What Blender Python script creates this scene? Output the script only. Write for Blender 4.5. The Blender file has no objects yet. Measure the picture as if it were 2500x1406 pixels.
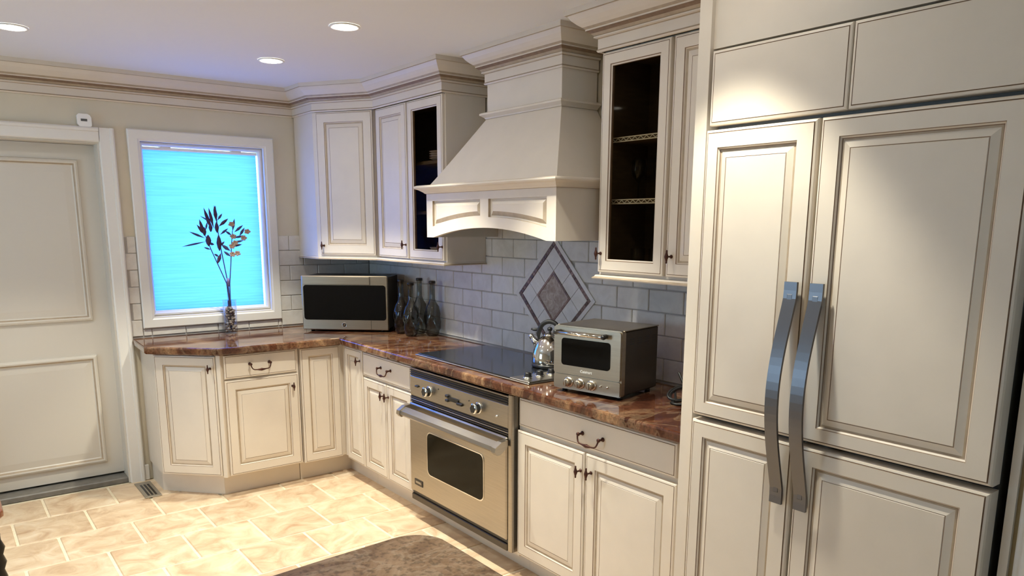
import bpy, bmesh, math, random
from mathutils import Matrix, Vector
random.seed(7)
PI = math.pi
scene = bpy.context.scene
C = scene.collection

# ------------------------------------------------------------------ camera, world, exposure
def make_camera():
    yaw, pitch, roll = .655, .1894, .0039
    cy, sy, cp, sp = math.cos(yaw), math.sin(yaw), math.cos(pitch), math.sin(pitch)
    fwd = Vector((sy*cp, cy*cp, -sp)); right = Vector((cy, -sy, 0)); up = right.cross(fwd)
    r = right*math.cos(roll) + up*math.sin(roll); u = -right*math.sin(roll) + up*math.cos(roll)
    cam = bpy.data.cameras.new('camera'); o = bpy.data.objects.new('camera', cam); C.objects.link(o)
    m = Matrix((r, u, -fwd)).transposed().to_4x4(); m.translation = (0, 0, 1.6)
    o.matrix_world = m
    cam.sensor_fit = 'HORIZONTAL'; cam.sensor_width = 36
    cam.lens = 1845.75/2500*36; cam.shift_y = (901.2-703)/2500; cam.clip_start = .02
    scene.camera = o
make_camera()
w = bpy.data.worlds.new('sky'); scene.world = w; w.use_nodes = True
bg = w.node_tree.nodes['Background']; bg.inputs[0].default_value = (.50, .75, 1, 1); bg.inputs[1].default_value = 7.0
vs = scene.view_settings
vs.view_transform = 'Standard'; vs.look = 'None'; vs.gamma = 1; vs.use_curve_mapping = False
vs.exposure = 0.38
cy_ = scene.cycles; cy_.max_bounces = 6; cy_.diffuse_bounces = 4; cy_.glossy_bounces = 3; cy_.transmission_bounces = 4; cy_.transparent_max_bounces = 8; cy_.caustics_reflective = False; cy_.adaptive_threshold = .03
SPOT_W = 76.0
CAN_COL = (1, .955, .79)

# ------------------------------------------------------------------ key planes (metres, camera above the origin)
XR, YB, ZC = 2.565, 5.05, 2.45        # right wall, back wall, ceiling
XF, YF = 2.006, 4.387                 # door faces of the base cabinets
XU = 2.272                            # door faces of the wall cabinets
ZT = .905                             # worktop

# ------------------------------------------------------------------ materials
def mat(name, col, rough=.5, metal=0, spec=.5, noise=0, nscale=20, col2=None, bump=0, bscale=60, coat=0, stretch=None, aniso=0):
    m = bpy.data.materials.new(name); m.use_nodes = True
    nt = m.node_tree; b = nt.nodes['Principled BSDF']
    b.inputs['Base Color'].default_value = (*col, 1); b.inputs['Roughness'].default_value = rough
    b.inputs['Metallic'].default_value = metal; b.inputs['Specular IOR Level'].default_value = spec
    b.inputs['Coat Weight'].default_value = coat; b.inputs['Coat Roughness'].default_value = .05
    if noise or bump:
        g = nt.nodes.new('ShaderNodeNewGeometry')
        mp = nt.nodes.new('ShaderNodeMapping'); nt.links.new(g.outputs['Position'], mp.inputs[0])
        if stretch: mp.inputs['Scale'].default_value = stretch
    if noise:
        n = nt.nodes.new('ShaderNodeTexNoise'); n.inputs['Scale'].default_value = nscale; n.inputs['Detail'].default_value = 6
        nt.links.new(mp.outputs[0], n.inputs['Vector'])
        r = nt.nodes.new('ShaderNodeMapRange'); r.inputs[1].default_value = .3; r.inputs[2].default_value = .7
        nt.links.new(n.outputs['Fac'], r.inputs[0])
        x = nt.nodes.new('ShaderNodeMix'); x.data_type = 'RGBA'
        c2 = col2 or tuple(c*(1-noise) for c in col)
        x.inputs[6].default_value = (*c2, 1); x.inputs[7].default_value = (*col, 1)
        nt.links.new(r.outputs[0], x.inputs[0]); nt.links.new(x.outputs[2], b.inputs['Base Color'])
    if bump:
        n2 = nt.nodes.new('ShaderNodeTexNoise'); n2.inputs['Scale'].default_value = bscale; n2.inputs['Detail'].default_value = 4
        nt.links.new(mp.outputs[0], n2.inputs['Vector'])
        bp = nt.nodes.new('ShaderNodeBump'); bp.inputs['Strength'].default_value = bump; bp.inputs['Distance'].default_value = .004
        nt.links.new(n2.outputs['Fac'], bp.inputs['Height']); nt.links.new(bp.outputs[0], b.inputs['Normal'])
    return m

def ramp(nt, stops):
    r = nt.nodes.new('ShaderNodeValToRGB'); e = r.color_ramp.elements
    while len(e) > 1: e.remove(e[-1])
    e[0].position = stops[0][0]; e[0].color = (*stops[0][1], 1)
    for p, c in stops[1:]:
        q = e.new(p); q.color = (*c, 1)
    return r

def granite(name, stops, rough, scale=3.2, vein=(.8, .66, .48), veinamt=.55, spec=.5, stretch=(1, 1.7, 1)):
    m = bpy.data.materials.new(name); m.use_nodes = True; nt = m.node_tree; b = nt.nodes['Principled BSDF']
    g = nt.nodes.new('ShaderNodeNewGeometry'); mp = nt.nodes.new('ShaderNodeMapping')
    mp.inputs['Rotation'].default_value = (0, 0, .5); mp.inputs['Scale'].default_value = stretch
    nt.links.new(g.outputs['Position'], mp.inputs[0])
    n = nt.nodes.new('ShaderNodeTexNoise'); n.inputs['Scale'].default_value = scale; n.inputs['Detail'].default_value = 9
    n.inputs['Roughness'].default_value = .62; n.inputs['Distortion'].default_value = 1.6
    nt.links.new(mp.outputs[0], n.inputs['Vector'])
    r = ramp(nt, stops); nt.links.new(n.outputs['Fac'], r.inputs[0])
    n2 = nt.nodes.new('ShaderNodeTexNoise'); n2.inputs['Scale'].default_value = scale*1.3; n2.inputs['Detail'].default_value = 7
    n2.inputs['Distortion'].default_value = 2.4; nt.links.new(mp.outputs[0], n2.inputs['Vector'])
    r2 = ramp(nt, [(.46, (0, 0, 0)), (.53, (veinamt,)*3), (.57, (0, 0, 0))]); nt.links.new(n2.outputs['Fac'], r2.inputs[0])
    x = nt.nodes.new('ShaderNodeMix'); x.data_type = 'RGBA'
    nt.links.new(r2.outputs[0], x.inputs[0]); nt.links.new(r.outputs[0], x.inputs[6]); x.inputs[7].default_value = (*vein, 1)
    n3 = nt.nodes.new('ShaderNodeTexNoise'); n3.inputs['Scale'].default_value = 90; nt.links.new(g.outputs['Position'], n3.inputs['Vector'])
    r3 = ramp(nt, [(.35, (.35,)*3), (.5, (1,)*3)]); nt.links.new(n3.outputs['Fac'], r3.inputs[0])
    y = nt.nodes.new('ShaderNodeMix'); y.data_type = 'RGBA'; y.blend_type = 'MULTIPLY'; y.inputs[0].default_value = .6
    nt.links.new(x.outputs[2], y.inputs[6]); nt.links.new(r3.outputs[0], y.inputs[7])
    nt.links.new(y.outputs[2], b.inputs['Base Color'])
    b.inputs['Roughness'].default_value = rough; b.inputs['Specular IOR Level'].default_value = spec
    return m

def stone_tile(name, cols, rough, scale, bump=.25, vary=.12):
    """tumbled stone: world-space clouding plus a tone of its own for every tile"""
    m = bpy.data.materials.new(name); m.use_nodes = True; nt = m.node_tree; b = nt.nodes['Principled BSDF']
    g = nt.nodes.new('ShaderNodeNewGeometry'); oi = nt.nodes.new('ShaderNodeObjectInfo')
    off = nt.nodes.new('ShaderNodeVectorMath'); off.operation = 'MULTIPLY_ADD'
    nt.links.new(oi.outputs['Random'], off.inputs[0]); off.inputs[1].default_value = (17, 9, 5); nt.links.new(g.outputs['Position'], off.inputs[2])
    n = nt.nodes.new('ShaderNodeTexNoise'); n.inputs['Scale'].default_value = scale; n.inputs['Detail'].default_value = 8
    n.inputs['Roughness'].default_value = .6; n.inputs['Distortion'].default_value = 1.2
    nt.links.new(off.outputs[0], n.inputs['Vector'])
    r = ramp(nt, [(.3, cols[0]), (.5, cols[1]), (.68, cols[2])]); nt.links.new(n.outputs['Fac'], r.inputs[0])
    h = nt.nodes.new('ShaderNodeHueSaturation'); mr = nt.nodes.new('ShaderNodeMapRange')
    mr.inputs[3].default_value = 1-vary; mr.inputs[4].default_value = 1+vary*.6
    nt.links.new(oi.outputs['Random'], mr.inputs[0]); nt.links.new(mr.outputs[0], h.inputs['Value']); nt.links.new(r.outputs[0], h.inputs['Color'])
    nt.links.new(h.outputs[0], b.inputs['Base Color']); b.inputs['Roughness'].default_value = rough
    n2 = nt.nodes.new('ShaderNodeTexNoise'); n2.inputs['Scale'].default_value = 45; n2.inputs['Detail'].default_value = 5
    nt.links.new(g.outputs['Position'], n2.inputs['Vector'])
    bp = nt.nodes.new('ShaderNodeBump'); bp.inputs['Strength'].default_value = bump; bp.inputs['Distance'].default_value = .004
    nt.links.new(n2.outputs['Fac'], bp.inputs['Height']); nt.links.new(bp.outputs[0], b.inputs['Normal'])
    return m

def pane_mat(name, tint, edge=.3, base=.02, rough=.03):
    """thin clear glass: see-through with a mirror share that grows towards grazing view"""
    m = bpy.data.materials.new(name); m.use_nodes = True; nt = m.node_tree
    nt.nodes.remove(nt.nodes['Principled BSDF']); out = nt.nodes['Material Output']
    t = nt.nodes.new('ShaderNodeBsdfTransparent'); t.inputs[0].default_value = (*tint, 1)
    gl = nt.nodes.new('ShaderNodeBsdfGlossy'); gl.inputs['Roughness'].default_value = rough
    lw_ = nt.nodes.new('ShaderNodeLayerWeight'); lw_.inputs['Blend'].default_value = .5
    pw = nt.nodes.new('ShaderNodeMath'); pw.operation = 'POWER'; pw.inputs[1].default_value = 3.5; nt.links.new(lw_.outputs['Facing'], pw.inputs[0])
    ad = nt.nodes.new('ShaderNodeMath'); ad.operation = 'MULTIPLY_ADD'; ad.inputs[1].default_value = edge; ad.inputs[2].default_value = base; nt.links.new(pw.outputs[0], ad.inputs[0])
    x = nt.nodes.new('ShaderNodeMixShader'); nt.links.new(ad.outputs[0], x.inputs[0])
    nt.links.new(t.outputs[0], x.inputs[1]); nt.links.new(gl.outputs[0], x.inputs[2]); nt.links.new(x.outputs[0], out.inputs[0])
    return m

def glass_mat(name, col=(1, 1, 1), rough=.0):
    m = bpy.data.materials.new(name); m.use_nodes = True; b = m.node_tree.nodes['Principled BSDF']
    b.inputs['Base Color'].default_value = (*col, 1); b.inputs['Transmission Weight'].default_value = 1
    b.inputs['Roughness'].default_value = rough; b.inputs['IOR'].default_value = 1.45
    return m

def emit_mat(name, col, s):
    m = bpy.data.materials.new(name); m.use_nodes = True; b = m.node_tree.nodes['Principled BSDF']
    b.inputs['Base Color'].default_value = (*col, 1)
    b.inputs['Emission Color'].default_value = (*col, 1); b.inputs['Emission Strength'].default_value = s
    return m

def shade_mat(name):
    """woven blue fabric that lets the daylight behind it through"""
    m = bpy.data.materials.new(name); m.use_nodes = True; nt = m.node_tree
    nt.nodes.remove(nt.nodes['Principled BSDF']); out = nt.nodes['Material Output']
    g = nt.nodes.new('ShaderNodeNewGeometry'); mp = nt.nodes.new('ShaderNodeMapping'); mp.inputs['Scale'].default_value = (2.2, 1, 60)
    nt.links.new(g.outputs['Position'], mp.inputs[0])
    n = nt.nodes.new('ShaderNodeTexNoise'); n.inputs['Scale'].default_value = 1.6; n.inputs['Detail'].default_value = 4
    nt.links.new(mp.outputs[0], n.inputs['Vector'])
    r = ramp(nt, [(.30, (.072, .218, .74)), (.5, (.080, .240, .78)), (.70, (.089, .262, .82))]); nt.links.new(n.outputs['Fac'], r.inputs[0])
    t = nt.nodes.new('ShaderNodeBsdfTranslucent'); d = nt.nodes.new('ShaderNodeBsdfDiffuse')
    nt.links.new(r.outputs[0], t.inputs[0]); nt.links.new(r.outputs[0], d.inputs[0])
    x = nt.nodes.new('ShaderNodeMixShader'); x.inputs[0].default_value = .82
    nt.links.new(d.outputs[0], x.inputs[1]); nt.links.new(t.outputs[0], x.inputs[2]); nt.links.new(x.outputs[0], out.inputs[0])
    return m

M = {}
M['cream'] = mat('cream_paint', (.735, .66, .565), .42, noise=.05, nscale=9)
M['glaze'] = mat('brown_glaze', (.26, .17, .11), .5, noise=.3, nscale=40)
M['glaze2'] = mat('soft_glaze', (.47, .375, .27), .48, noise=.2, nscale=30)
M['wallpaint'] = mat('beige_wall_paint', (.66, .60, .475), .75, noise=.04, nscale=6)
M['ceilpaint'] = mat('ceiling_paint', (.79, .79, .80), .85)
M['white'] = mat('white_paint', (.76, .74, .70), .4)
M['doorpaint'] = mat('door_paint', (.66, .62, .55), .45)
M['whiteplastic'] = mat('white_plastic', (.85, .85, .84), .35)
M['greyplastic'] = mat('grey_plastic', (.10, .10, .095), .4)
M['grout'] = mat('floor_grout', (.80, .70, .52), .85, noise=.15, nscale=50)
M['wallgrout'] = mat('wall_grout', (.42, .39, .36), .85)
M['floortile'] = stone_tile('floor_travertine', ((.47, .31, .19), (.645, .485, .325), (.75, .62, .46)), .40, 6.5)
M['walltile'] = stone_tile('tumbled_marble', ((.62, .585, .535), (.68, .65, .60), (.73, .705, .66)), .42, 9, .25, .05)
M['browntile'] = stone_tile('brown_stone', ((.25, .18, .13), (.38, .30, .23), (.52, .44, .36)), .5, 26, .3, .05)
M['mosaic'] = stone_tile('mosaic_stone', ((.11, .058, .044), (.19, .115, .09), (.28, .19, .15)), .4, 30, .1, .5)
M['granite'] = granite('red_granite', [(.26, (.028, .009, .006)), (.44, (.062, .021, .012)), (.55, (.12, .046, .024)), (.64, (.26, .135, .066)), (.76, (.52, .36, .20))], .06, 2.0, (.50, .35, .21), .22)
M['island'] = granite('brown_granite', [(.28, (.12, .066, .038)), (.45, (.22, .135, .078)), (.6, (.32, .21, .13)), (.8, (.46, .35, .25))], .5, 4.5, (.46, .37, .27), .35, .2)
M['steel'] = mat('brushed_steel', (.45, .41, .35), .32, 1, noise=.10, nscale=7, stretch=(1, 1, 22))
M['steelv'] = mat('fridge_handle_steel', (.15, .15, .16), .34, 1, noise=.08, nscale=60, stretch=(30, 30, 1))
M['steelwarm'] = mat('warm_brushed_steel', (.44, .375, .29), .34, 1, noise=.10, nscale=7, stretch=(1, 1, 22))
M['chrome'] = mat('chrome', (.80, .79, .76), .08, 1)
M['darksteel'] = mat('dark_steel', (.085, .075, .066), .30, .9)
M['black'] = mat('black_plastic', (.012, .012, .013), .32)
M['blackglass'] = mat('black_glass', (.004, .004, .0045), .06, spec=.18)
M['ovenglass'] = mat('oven_glass', (.012, .010, .005), .10, spec=.10)
M['cooktopglass'] = mat('cooktop_glass', (.014, .015, .018), .14, spec=.5)
M['bronze'] = mat('oil_rubbed_bronze', (.075, .03, .022), .38, .75)
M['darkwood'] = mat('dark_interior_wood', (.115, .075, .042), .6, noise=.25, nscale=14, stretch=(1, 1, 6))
M['lace'] = mat('white_shelf_lace', (.80, .78, .72), .7)
M['glasspane'] = pane_mat('clear_pane', (.80, .77, .70), .008, .001)
M['windowpane'] = pane_mat('window_pane', (.95, .97, .97), .3, .02)
M['clear'] = pane_mat('clear_glass', (.93, .94, .95), .45, .02, .02)
M['smoke'] = pane_mat('smoky_glass', (.50, .52, .51), .75, .07, .02)
M['shade'] = shade_mat('blue_shade_fabric')
M['lens'] = emit_mat('lamp_lens', (1, .94, .82), 52)
M['threshold'] = mat('grey_threshold', (.20, .185, .165), .45, noise=.3, nscale=25)
M['vent'] = mat('vent_metal', (.34, .30, .24), .4, .5)
M['redwood'] = mat('red_brown_wood', (.30, .105, .05), .22, noise=.3, nscale=6, stretch=(1, 8, 1), coat=.4)
M['iron'] = mat('black_iron', (.012, .011, .011), .4, .4)
M['stem'] = mat('violet_stem', (.045, .055, .15), .6)
M['purple'] = mat('purple_petal', (.055, .02, .07), .6, noise=.4, nscale=60)
M['tanpetal'] = mat('tan_petal', (.42, .30, .25), .7)
M['pebble'] = mat('vase_pebbles', (.46, .37, .31), .6, noise=.75, nscale=55)
M['twine'] = mat('lilac_band', (.20, .17, .36), .6)
M['plate'] = mat('pale_china', (.42, .35, .34), .3)
M['rubber'] = mat('black_rubber', (.008, .008, .009), .5)
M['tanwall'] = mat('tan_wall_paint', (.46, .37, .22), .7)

# ------------------------------------------------------------------ mesh builder
class MB:
    def __init__(s): s.v = []; s.f = []; s.m = []; s.s = []
    def add(s, vs_, fs, mi=0, smooth=False):
        o = len(s.v); s.v += [tuple(p) for p in vs_]
        for f in fs: s.f.append([i+o for i in f]); s.m.append(mi); s.s.append(smooth)
        return s
    def box(s, x0, x1, y0, y1, z0, z1, mi=0, b=0):
        if x1 < x0: x0, x1 = x1, x0
        if y1 < y0: y0, y1 = y1, y0
        if z1 < z0: z0, z1 = z1, z0
        if b <= 0:
            v = [(x, y, z) for z in (z0, z1) for y in (y0, y1) for x in (x0, x1)]
            return s.add(v, [(0, 2, 3, 1), (4, 5, 7, 6), (0, 1, 5, 4), (2, 6, 7, 3), (0, 4, 6, 2), (1, 3, 7, 5)], mi)
        b = min(b, (x1-x0)*.49, (y1-y0)*.49, (z1-z0)*.49)
        V = []; idx = {}
        for ix in (0, 1):
            for iy in (0, 1):
                for iz in (0, 1):
                    X, Y, Z = (x0, x1)[ix], (y0, y1)[iy], (z0, z1)[iz]
                    bx, by, bz = (b, -b)[ix], (b, -b)[iy], (b, -b)[iz]
                    idx[ix, iy, iz] = len(V)
                    V += [(X, Y+by, Z+bz), (X+bx, Y, Z+bz), (X+bx, Y+by, Z)]
        F = []
        g = lambda a, k: idx[a]+k
        for ix in (0, 1):
            q = [g((ix, 0, 0), 0), g((ix, 1, 0), 0), g((ix, 1, 1), 0), g((ix, 0, 1), 0)]; F.append(q if ix else q[::-1])
        for iy in (0, 1):
            q = [g((0, iy, 0), 1), g((1, iy, 0), 1), g((1, iy, 1), 1), g((0, iy, 1), 1)]; F.append(q[::-1] if iy else q)
        for iz in (0, 1):
            q = [g((0, 0, iz), 2), g((1, 0, iz), 2), g((1, 1, iz), 2), g((0, 1, iz), 2)]; F.append(q if iz else q[::-1])
        for iy in (0, 1):
            for iz in (0, 1):
                q = [g((0, iy, iz), 1), g((1, iy, iz), 1), g((1, iy, iz), 2), g((0, iy, iz), 2)]; F.append(q if iy == iz else q[::-1])
        for ix in (0, 1):
            for iz in (0, 1):
                q = [g((ix, 0, iz), 0), g((ix, 1, iz), 0), g((ix, 1, iz), 2), g((ix, 0, iz), 2)]; F.append(q[::-1] if ix == iz else q)
        for ix in (0, 1):
            for iy in (0, 1):
                q = [g((ix, iy, 0), 0), g((ix, iy, 1), 0), g((ix, iy, 1), 1), g((ix, iy, 0), 1)]; F.append(q if ix == iy else q[::-1])
        for k, a in idx.items():
            q = [a, a+1, a+2]; F.append(q if (sum(k) % 2) else q[::-1])
        return s.add(V, F, mi)
    def rings(s, x0, x1, z0, z1, rr, fill=True, fm=None, back=None):
        """concentric rectangles in the x-z plane, front towards -y; rr = [(inset, y, material of the band that leads to it)]"""
        V = []
        for i, y, _ in rr: V += [(x0+i, y, z0+i), (x1-i, y, z0+i), (x1-i, y, z1-i), (x0+i, y, z1-i)]
        o = len(s.v); s.v += V
        for k in range(len(rr)-1):
            a, b = o+4*k, o+4*k+4
            for j in range(4):
                l = (j+1) % 4
                s.f.append([a+j, a+l, b+l, b+j]); s.m.append(rr[k+1][2]); s.s.append(False)
        if fill:
            b = o+4*(len(rr)-1); s.f.append([b, b+1, b+2, b+3]); s.m.append(rr[-1][2] if fm is None else fm); s.s.append(False)
        if back is not None:
            s.f.append([o+3, o+2, o+1, o]); s.m.append(back); s.s.append(False)
        return s
    def tube(s, path, r, n=8, mi=0, caps=True, closed=False, smooth=True, flat=1.0):
        P = [Vector(p) for p in path]; R = r if isinstance(r, (list, tuple)) else [r]*len(P)
        N = len(P); V = []; ref = None
        for i in range(N):
            a = P[(i-1) % N] if (i or closed) else P[i]; b = P[(i+1) % N] if (i < N-1 or closed) else P[i]
            t = (b-a).normalized()
            if ref is None:
                ref = t.orthogonal().normalized()
            ref = (ref - t*ref.dot(t)).normalized(); bi = t.cross(ref)
            for k in range(n):
                an = 2*PI*k/n; V.append(P[i] + (ref*math.cos(an) + bi*math.sin(an)*flat)*R[i])
        F = []
        for i in range(N if closed else N-1):
            j = (i+1) % N
            for k in range(n):
                l = (k+1) % n; F.append((i*n+k, i*n+l, j*n+l, j*n+k))
        if caps and not closed: F += [tuple(range(n))[::-1], tuple((N-1)*n+k for k in range(n))]
        return s.add(V, F, mi, smooth)
    def lathe(s, prof, n=24, c=(0, 0, 0), mi=0, smooth=True, axis='z', cap=True):
        V = []; F = []
        for r, z in prof:
            for k in range(n):
                a = 2*PI*k/n; x, y = r*math.cos(a), r*math.sin(a)
                V.append((c[0]+x, c[1]+y, c[2]+z) if axis == 'z' else (c[0]+x, c[1]-z, c[2]+y))
        for i in range(len(prof)-1):
            for k in range(n):
                l = (k+1) % n; F.append((i*n+k, i*n+l, (i+1)*n+l, (i+1)*n+k))
        if cap:
            if prof[0][0] > 1e-5: F.append(tuple(range(n))[::-1])
            if prof[-1][0] > 1e-5: F.append(tuple((len(prof)-1)*n+k for k in range(n)))
        return s.add(V, F, mi, smooth)
    def prism(s, poly, z0, z1, mi=0, b=0, mside=None):
        """upright prism over a counter-clockwise plan; b rounds the upper and lower arris"""
        n = len(poly); L = [(0, z0)] if b <= 0 else [(b, z0), (0, z0+b)]
        L += [(0, z1)] if b <= 0 else [(0, z1-b), (b*.3, z1-b*.3), (b, z1)]
        V = []
        for ins, z in L: V += [(x, y, z) for x, y in inset(poly, ins)]
        F = []
        for i in range(len(L)-1):
            for k in range(n):
                l = (k+1) % n; F.append((i*n+k, i*n+l, (i+1)*n+l, (i+1)*n+k))
        s.add(V, F, mi if mside is None else mside)
        o = len(s.v)-len(V)
        s.f.append([o+k for k in range(n)][::-1]); s.m.append(mi); s.s.append(False)
        s.f.append([o+(len(L)-1)*n+k for k in range(n)]); s.m.append(mi); s.s.append(False)
        return s
    def slab(s, pts, y0, y1, mi=0, smooth=False):
        """plate whose outline PTS (x, z), counter-clockwise seen from the front, runs from y0 (front) to y1 (back)"""
        n = len(pts); V = [(x, y0, z) for x, z in pts] + [(x, y1, z) for x, z in pts]
        F = [tuple(range(n)), tuple(n+k for k in range(n))[::-1]]
        F += [(k, n+k, n+(k+1) % n, (k+1) % n) for k in range(n)]
        return s.add(V, F, mi, smooth)
    def sweep(s, path, prof, mats=None, closed=False, smooth=False):
        """moulding: PATH in plan, PROF [(offset to the right of travel, z)]; mats[i] for band i"""
        n = len(path); m = len(prof); V = []
        nor = []
        for i in range(n-1 if not closed else n):
            a = Vector(path[i]); b = Vector(path[(i+1) % n]); d = (b-a).normalized(); nor.append(Vector((d.y, -d.x)))
        for i in range(n):
            if closed: n0, n1 = nor[i-1], nor[i]
            else: n0, n1 = nor[max(i-1, 0)], nor[min(i, n-2)]
            mm = (n0+n1); mm = mm/max(mm.dot(n0), .2)
            for o, z in prof: V.append((path[i][0]+mm.x*o, path[i][1]+mm.y*o, z))
        o0 = len(s.v); s.v += V
        for i in range(n if closed else n-1):
            j = (i+1) % n
            for k in range(m-1):
                s.f.append([o0+i*m+k, o0+j*m+k, o0+j*m+k+1, o0+i*m+k+1]); s.m.append(mats[k] if mats else 0); s.s.append(smooth)
        if not closed:
            s.f.append([o0+k for k in range(m)]); s.m.append(0); s.s.append(False)
            s.f.append([o0+(n-1)*m+k for k in range(m)][::-1]); s.m.append(0); s.s.append(False)
        return s
    def mesh(s, name, mats):
        me = bpy.data.meshes.new(name); me.from_pydata(s.v, [], s.f)
        for k in (mats if isinstance(mats, (list, tuple)) else [mats]): me.materials.append(M[k] if isinstance(k, str) else k)
        me.polygons.foreach_set('material_index', s.m); me.polygons.foreach_set('use_smooth', s.s)
        me.update()
        return me
    def build(s, name, mats, parent=None, loc=None, rotz=0):
        o = bpy.data.objects.new(name, s.mesh(name, mats)); C.objects.link(o)
        if parent is not None: o.parent = parent
        if loc is not None: o.location = loc
        if rotz: o.rotation_euler = (0, 0, rotz)
        return o

def inset(poly, d):
    if d == 0: return list(poly)
    n = len(poly); out = []
    for i in range(n):
        a, b, c = Vector(poly[i-1]), Vector(poly[i]), Vector(poly[(i+1) % n])
        d0 = (b-a).normalized(); d1 = (c-b).normalized()
        n0, n1 = Vector((-d0.y, d0.x)), Vector((-d1.y, d1.x)); m = n0+n1; m = m/max(m.dot(n0), .3)
        out.append((b.x+m.x*d, b.y+m.y*d))
    return out
def rrect(x0, x1, z0, z1, r, n=5):
    P = []
    for cx, cz, a0 in ((x1-r, z0+r, -PI/2), (x1-r, z1-r, 0), (x0+r, z1-r, PI/2), (x0+r, z0+r, PI)):
        for k in range(n+1):
            a = a0+PI/2*k/n; P.append((cx+r*math.cos(a), cz+r*math.sin(a)))
    return P
def thing(name, label, cat, loc=(0, 0, 0), rotz=0, group=None):
    o = bpy.data.objects.new(name, None); C.objects.link(o); o.empty_display_size = .05
    o.location = loc; o.rotation_euler = (0, 0, rotz); o['label'] = label; o['category'] = cat
    if group: o['group'] = group
    return o
def tag(o, label, cat, group=None):
    o['label'] = label; o['category'] = cat
    if group: o['group'] = group
    return o
def struct(o, label=None):
    o['kind'] = 'structure'
    if label: o['label'] = label
    return o
def share(name, mesh, parent, loc, rot=(0, 0, 0), scale=None):
    o = bpy.data.objects.new(name, mesh); C.objects.link(o); o.parent = parent; o.location = loc; o.rotation_euler = rot
    if scale: o.scale = scale
    return o
def text(name, body, size, parent, loc, m, ext=.0006, rot=(PI/2, 0, 0)):
    cu = bpy.data.curves.new(name, 'FONT'); cu.body = body; cu.size = size; cu.extrude = ext; cu.align_x = 'CENTER'; cu.align_y = 'CENTER'
    o = bpy.data.objects.new(name, cu); C.objects.link(o); bpy.context.view_layer.update()
    me = bpy.data.meshes.new_from_object(o.evaluated_get(bpy.context.evaluated_depsgraph_get())); me.name = name; bpy.data.objects.remove(o); bpy.data.curves.remove(cu)
    me.materials.clear(); me.materials.append(M[m])
    o = bpy.data.objects.new(name, me); C.objects.link(o); o.parent = parent; o.location = loc; o.rotation_euler = rot
    return o
RIGHT = -PI/2        # things on the right wall: local x runs towards the camera (-Y), local y into the wall

# ------------------------------------------------------------------ room shell
XL, YN = -2.2, -1.9
# floor slab (the joints show between the tiles)
fl = struct(MB().box(XL-.1, 2.7, YN-.1, 5.35, -.12, -.005).build('floor', 'grout'))
PT = .3465; gj = .013
full = MB().box(-PT/2+gj/2, PT/2-gj/2, -PT/2+gj/2, PT/2-gj/2, -.02, 0, 0, .004).mesh('floor_tile', 'floortile')
row0 = 4.345
def blocked(x, y):
    return (x > 2.25) or (x > 1.45 and y > 4.75) or (x < -1.6)
for r in range(-14, 3):
    y0 = row0 + (r-1)*PT + .002
    yc = y0+PT/2
    if yc < .2: continue
    offx = .38 if r % 2 == 0 else .552
    for k in range(-6, 7):
        x0 = offx + k*PT; xc = x0+PT/2
        if blocked(xc, yc): continue
        if y0+PT > 5.07:
            hi = 5.07
            if hi-y0 < .05: continue
            MB().box(x0+gj/2, x0+PT-gj/2, y0+gj/2, hi, -.02, 0, 0, .004).build('floor_tile', 'floortile', fl)
        else:
            share('floor_tile', full, fl, (xc, yc, random.uniform(-.0008, .0004)))
# ceiling and far walls
struct(MB().box(XL, 2.7, YN, 5.35, ZC, ZC+.1).build('ceiling', 'ceilpaint'))
lw = MB(); lw.box(XL-.1, XL, YN, 3.05, 0, ZC); lw.box(XL-.1, XL, 4.25, 5.35, 0, ZC); lw.box(XL-.1, XL, 3.05, 4.25, 1.95, ZC); lw.box(XL-.1, XL, 3.05, 4.25, 0, 1.0)  # the gap is an invented unseen opening, letting in cool daylight
struct(lw.build('wall_left', 'wallpaint'))
# near wall (behind the camera) with a bare opening added so sky light fills the room
nw = MB(); nw.box(XL, -.7, YN-.1, YN, 0, ZC); nw.box(-.1, 2.7, YN-.1, YN, 0, ZC); nw.box(-.7, -.1, YN-.1, YN, 1.9, ZC)
nw.box(-.7, -.1, YN-.1, YN, 0, 1.1)
struct(nw.build('wall_near', 'wallpaint'))
# back wall with door and window openings
DX0, DX1, DZ = -.06, .862, 2.055
WX0, WX1, WZ0, WZ1 = 1.075, 1.818, 1.03, 2.078
bw = MB()
T = .16
bw.box(XL, DX0, YB, YB+T, 0, ZC); bw.box(DX0, DX1, YB, YB+T, DZ, ZC); bw.box(DX1, WX0, YB, YB+T, 0, ZC)
bw.box(WX0, WX1, YB, YB+T, 0, WZ0); bw.box(WX0, WX1, YB, YB+T, WZ1, ZC); bw.box(WX1, 2.72, YB, YB+T, 0, ZC)
wb = struct(bw.build('wall_back', 'wallpaint'))
rw = struct(MB().box(XR, XR+.15, .25, YB, 0, ZC).build('wall_right', 'wallpaint'))
# wall backing behind the door
struct(MB().box(-.3, .98, 5.36, 5.46, 0, ZC).build('wall_hall', 'wallpaint'))
# wall that carries on past the refrigerator, with a door casing
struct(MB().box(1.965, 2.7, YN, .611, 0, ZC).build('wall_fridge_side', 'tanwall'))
tr = MB(); tr.box(1.945, 1.965, .47, .598, 0, 2.15, 0, .004); tr.box(1.938, 1.95, .485, .585, 0, 2.14, 0, .004)
struct(tr.build('trim_5', 'white'), 'white door casing at the edge beyond the refrigerator')

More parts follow.
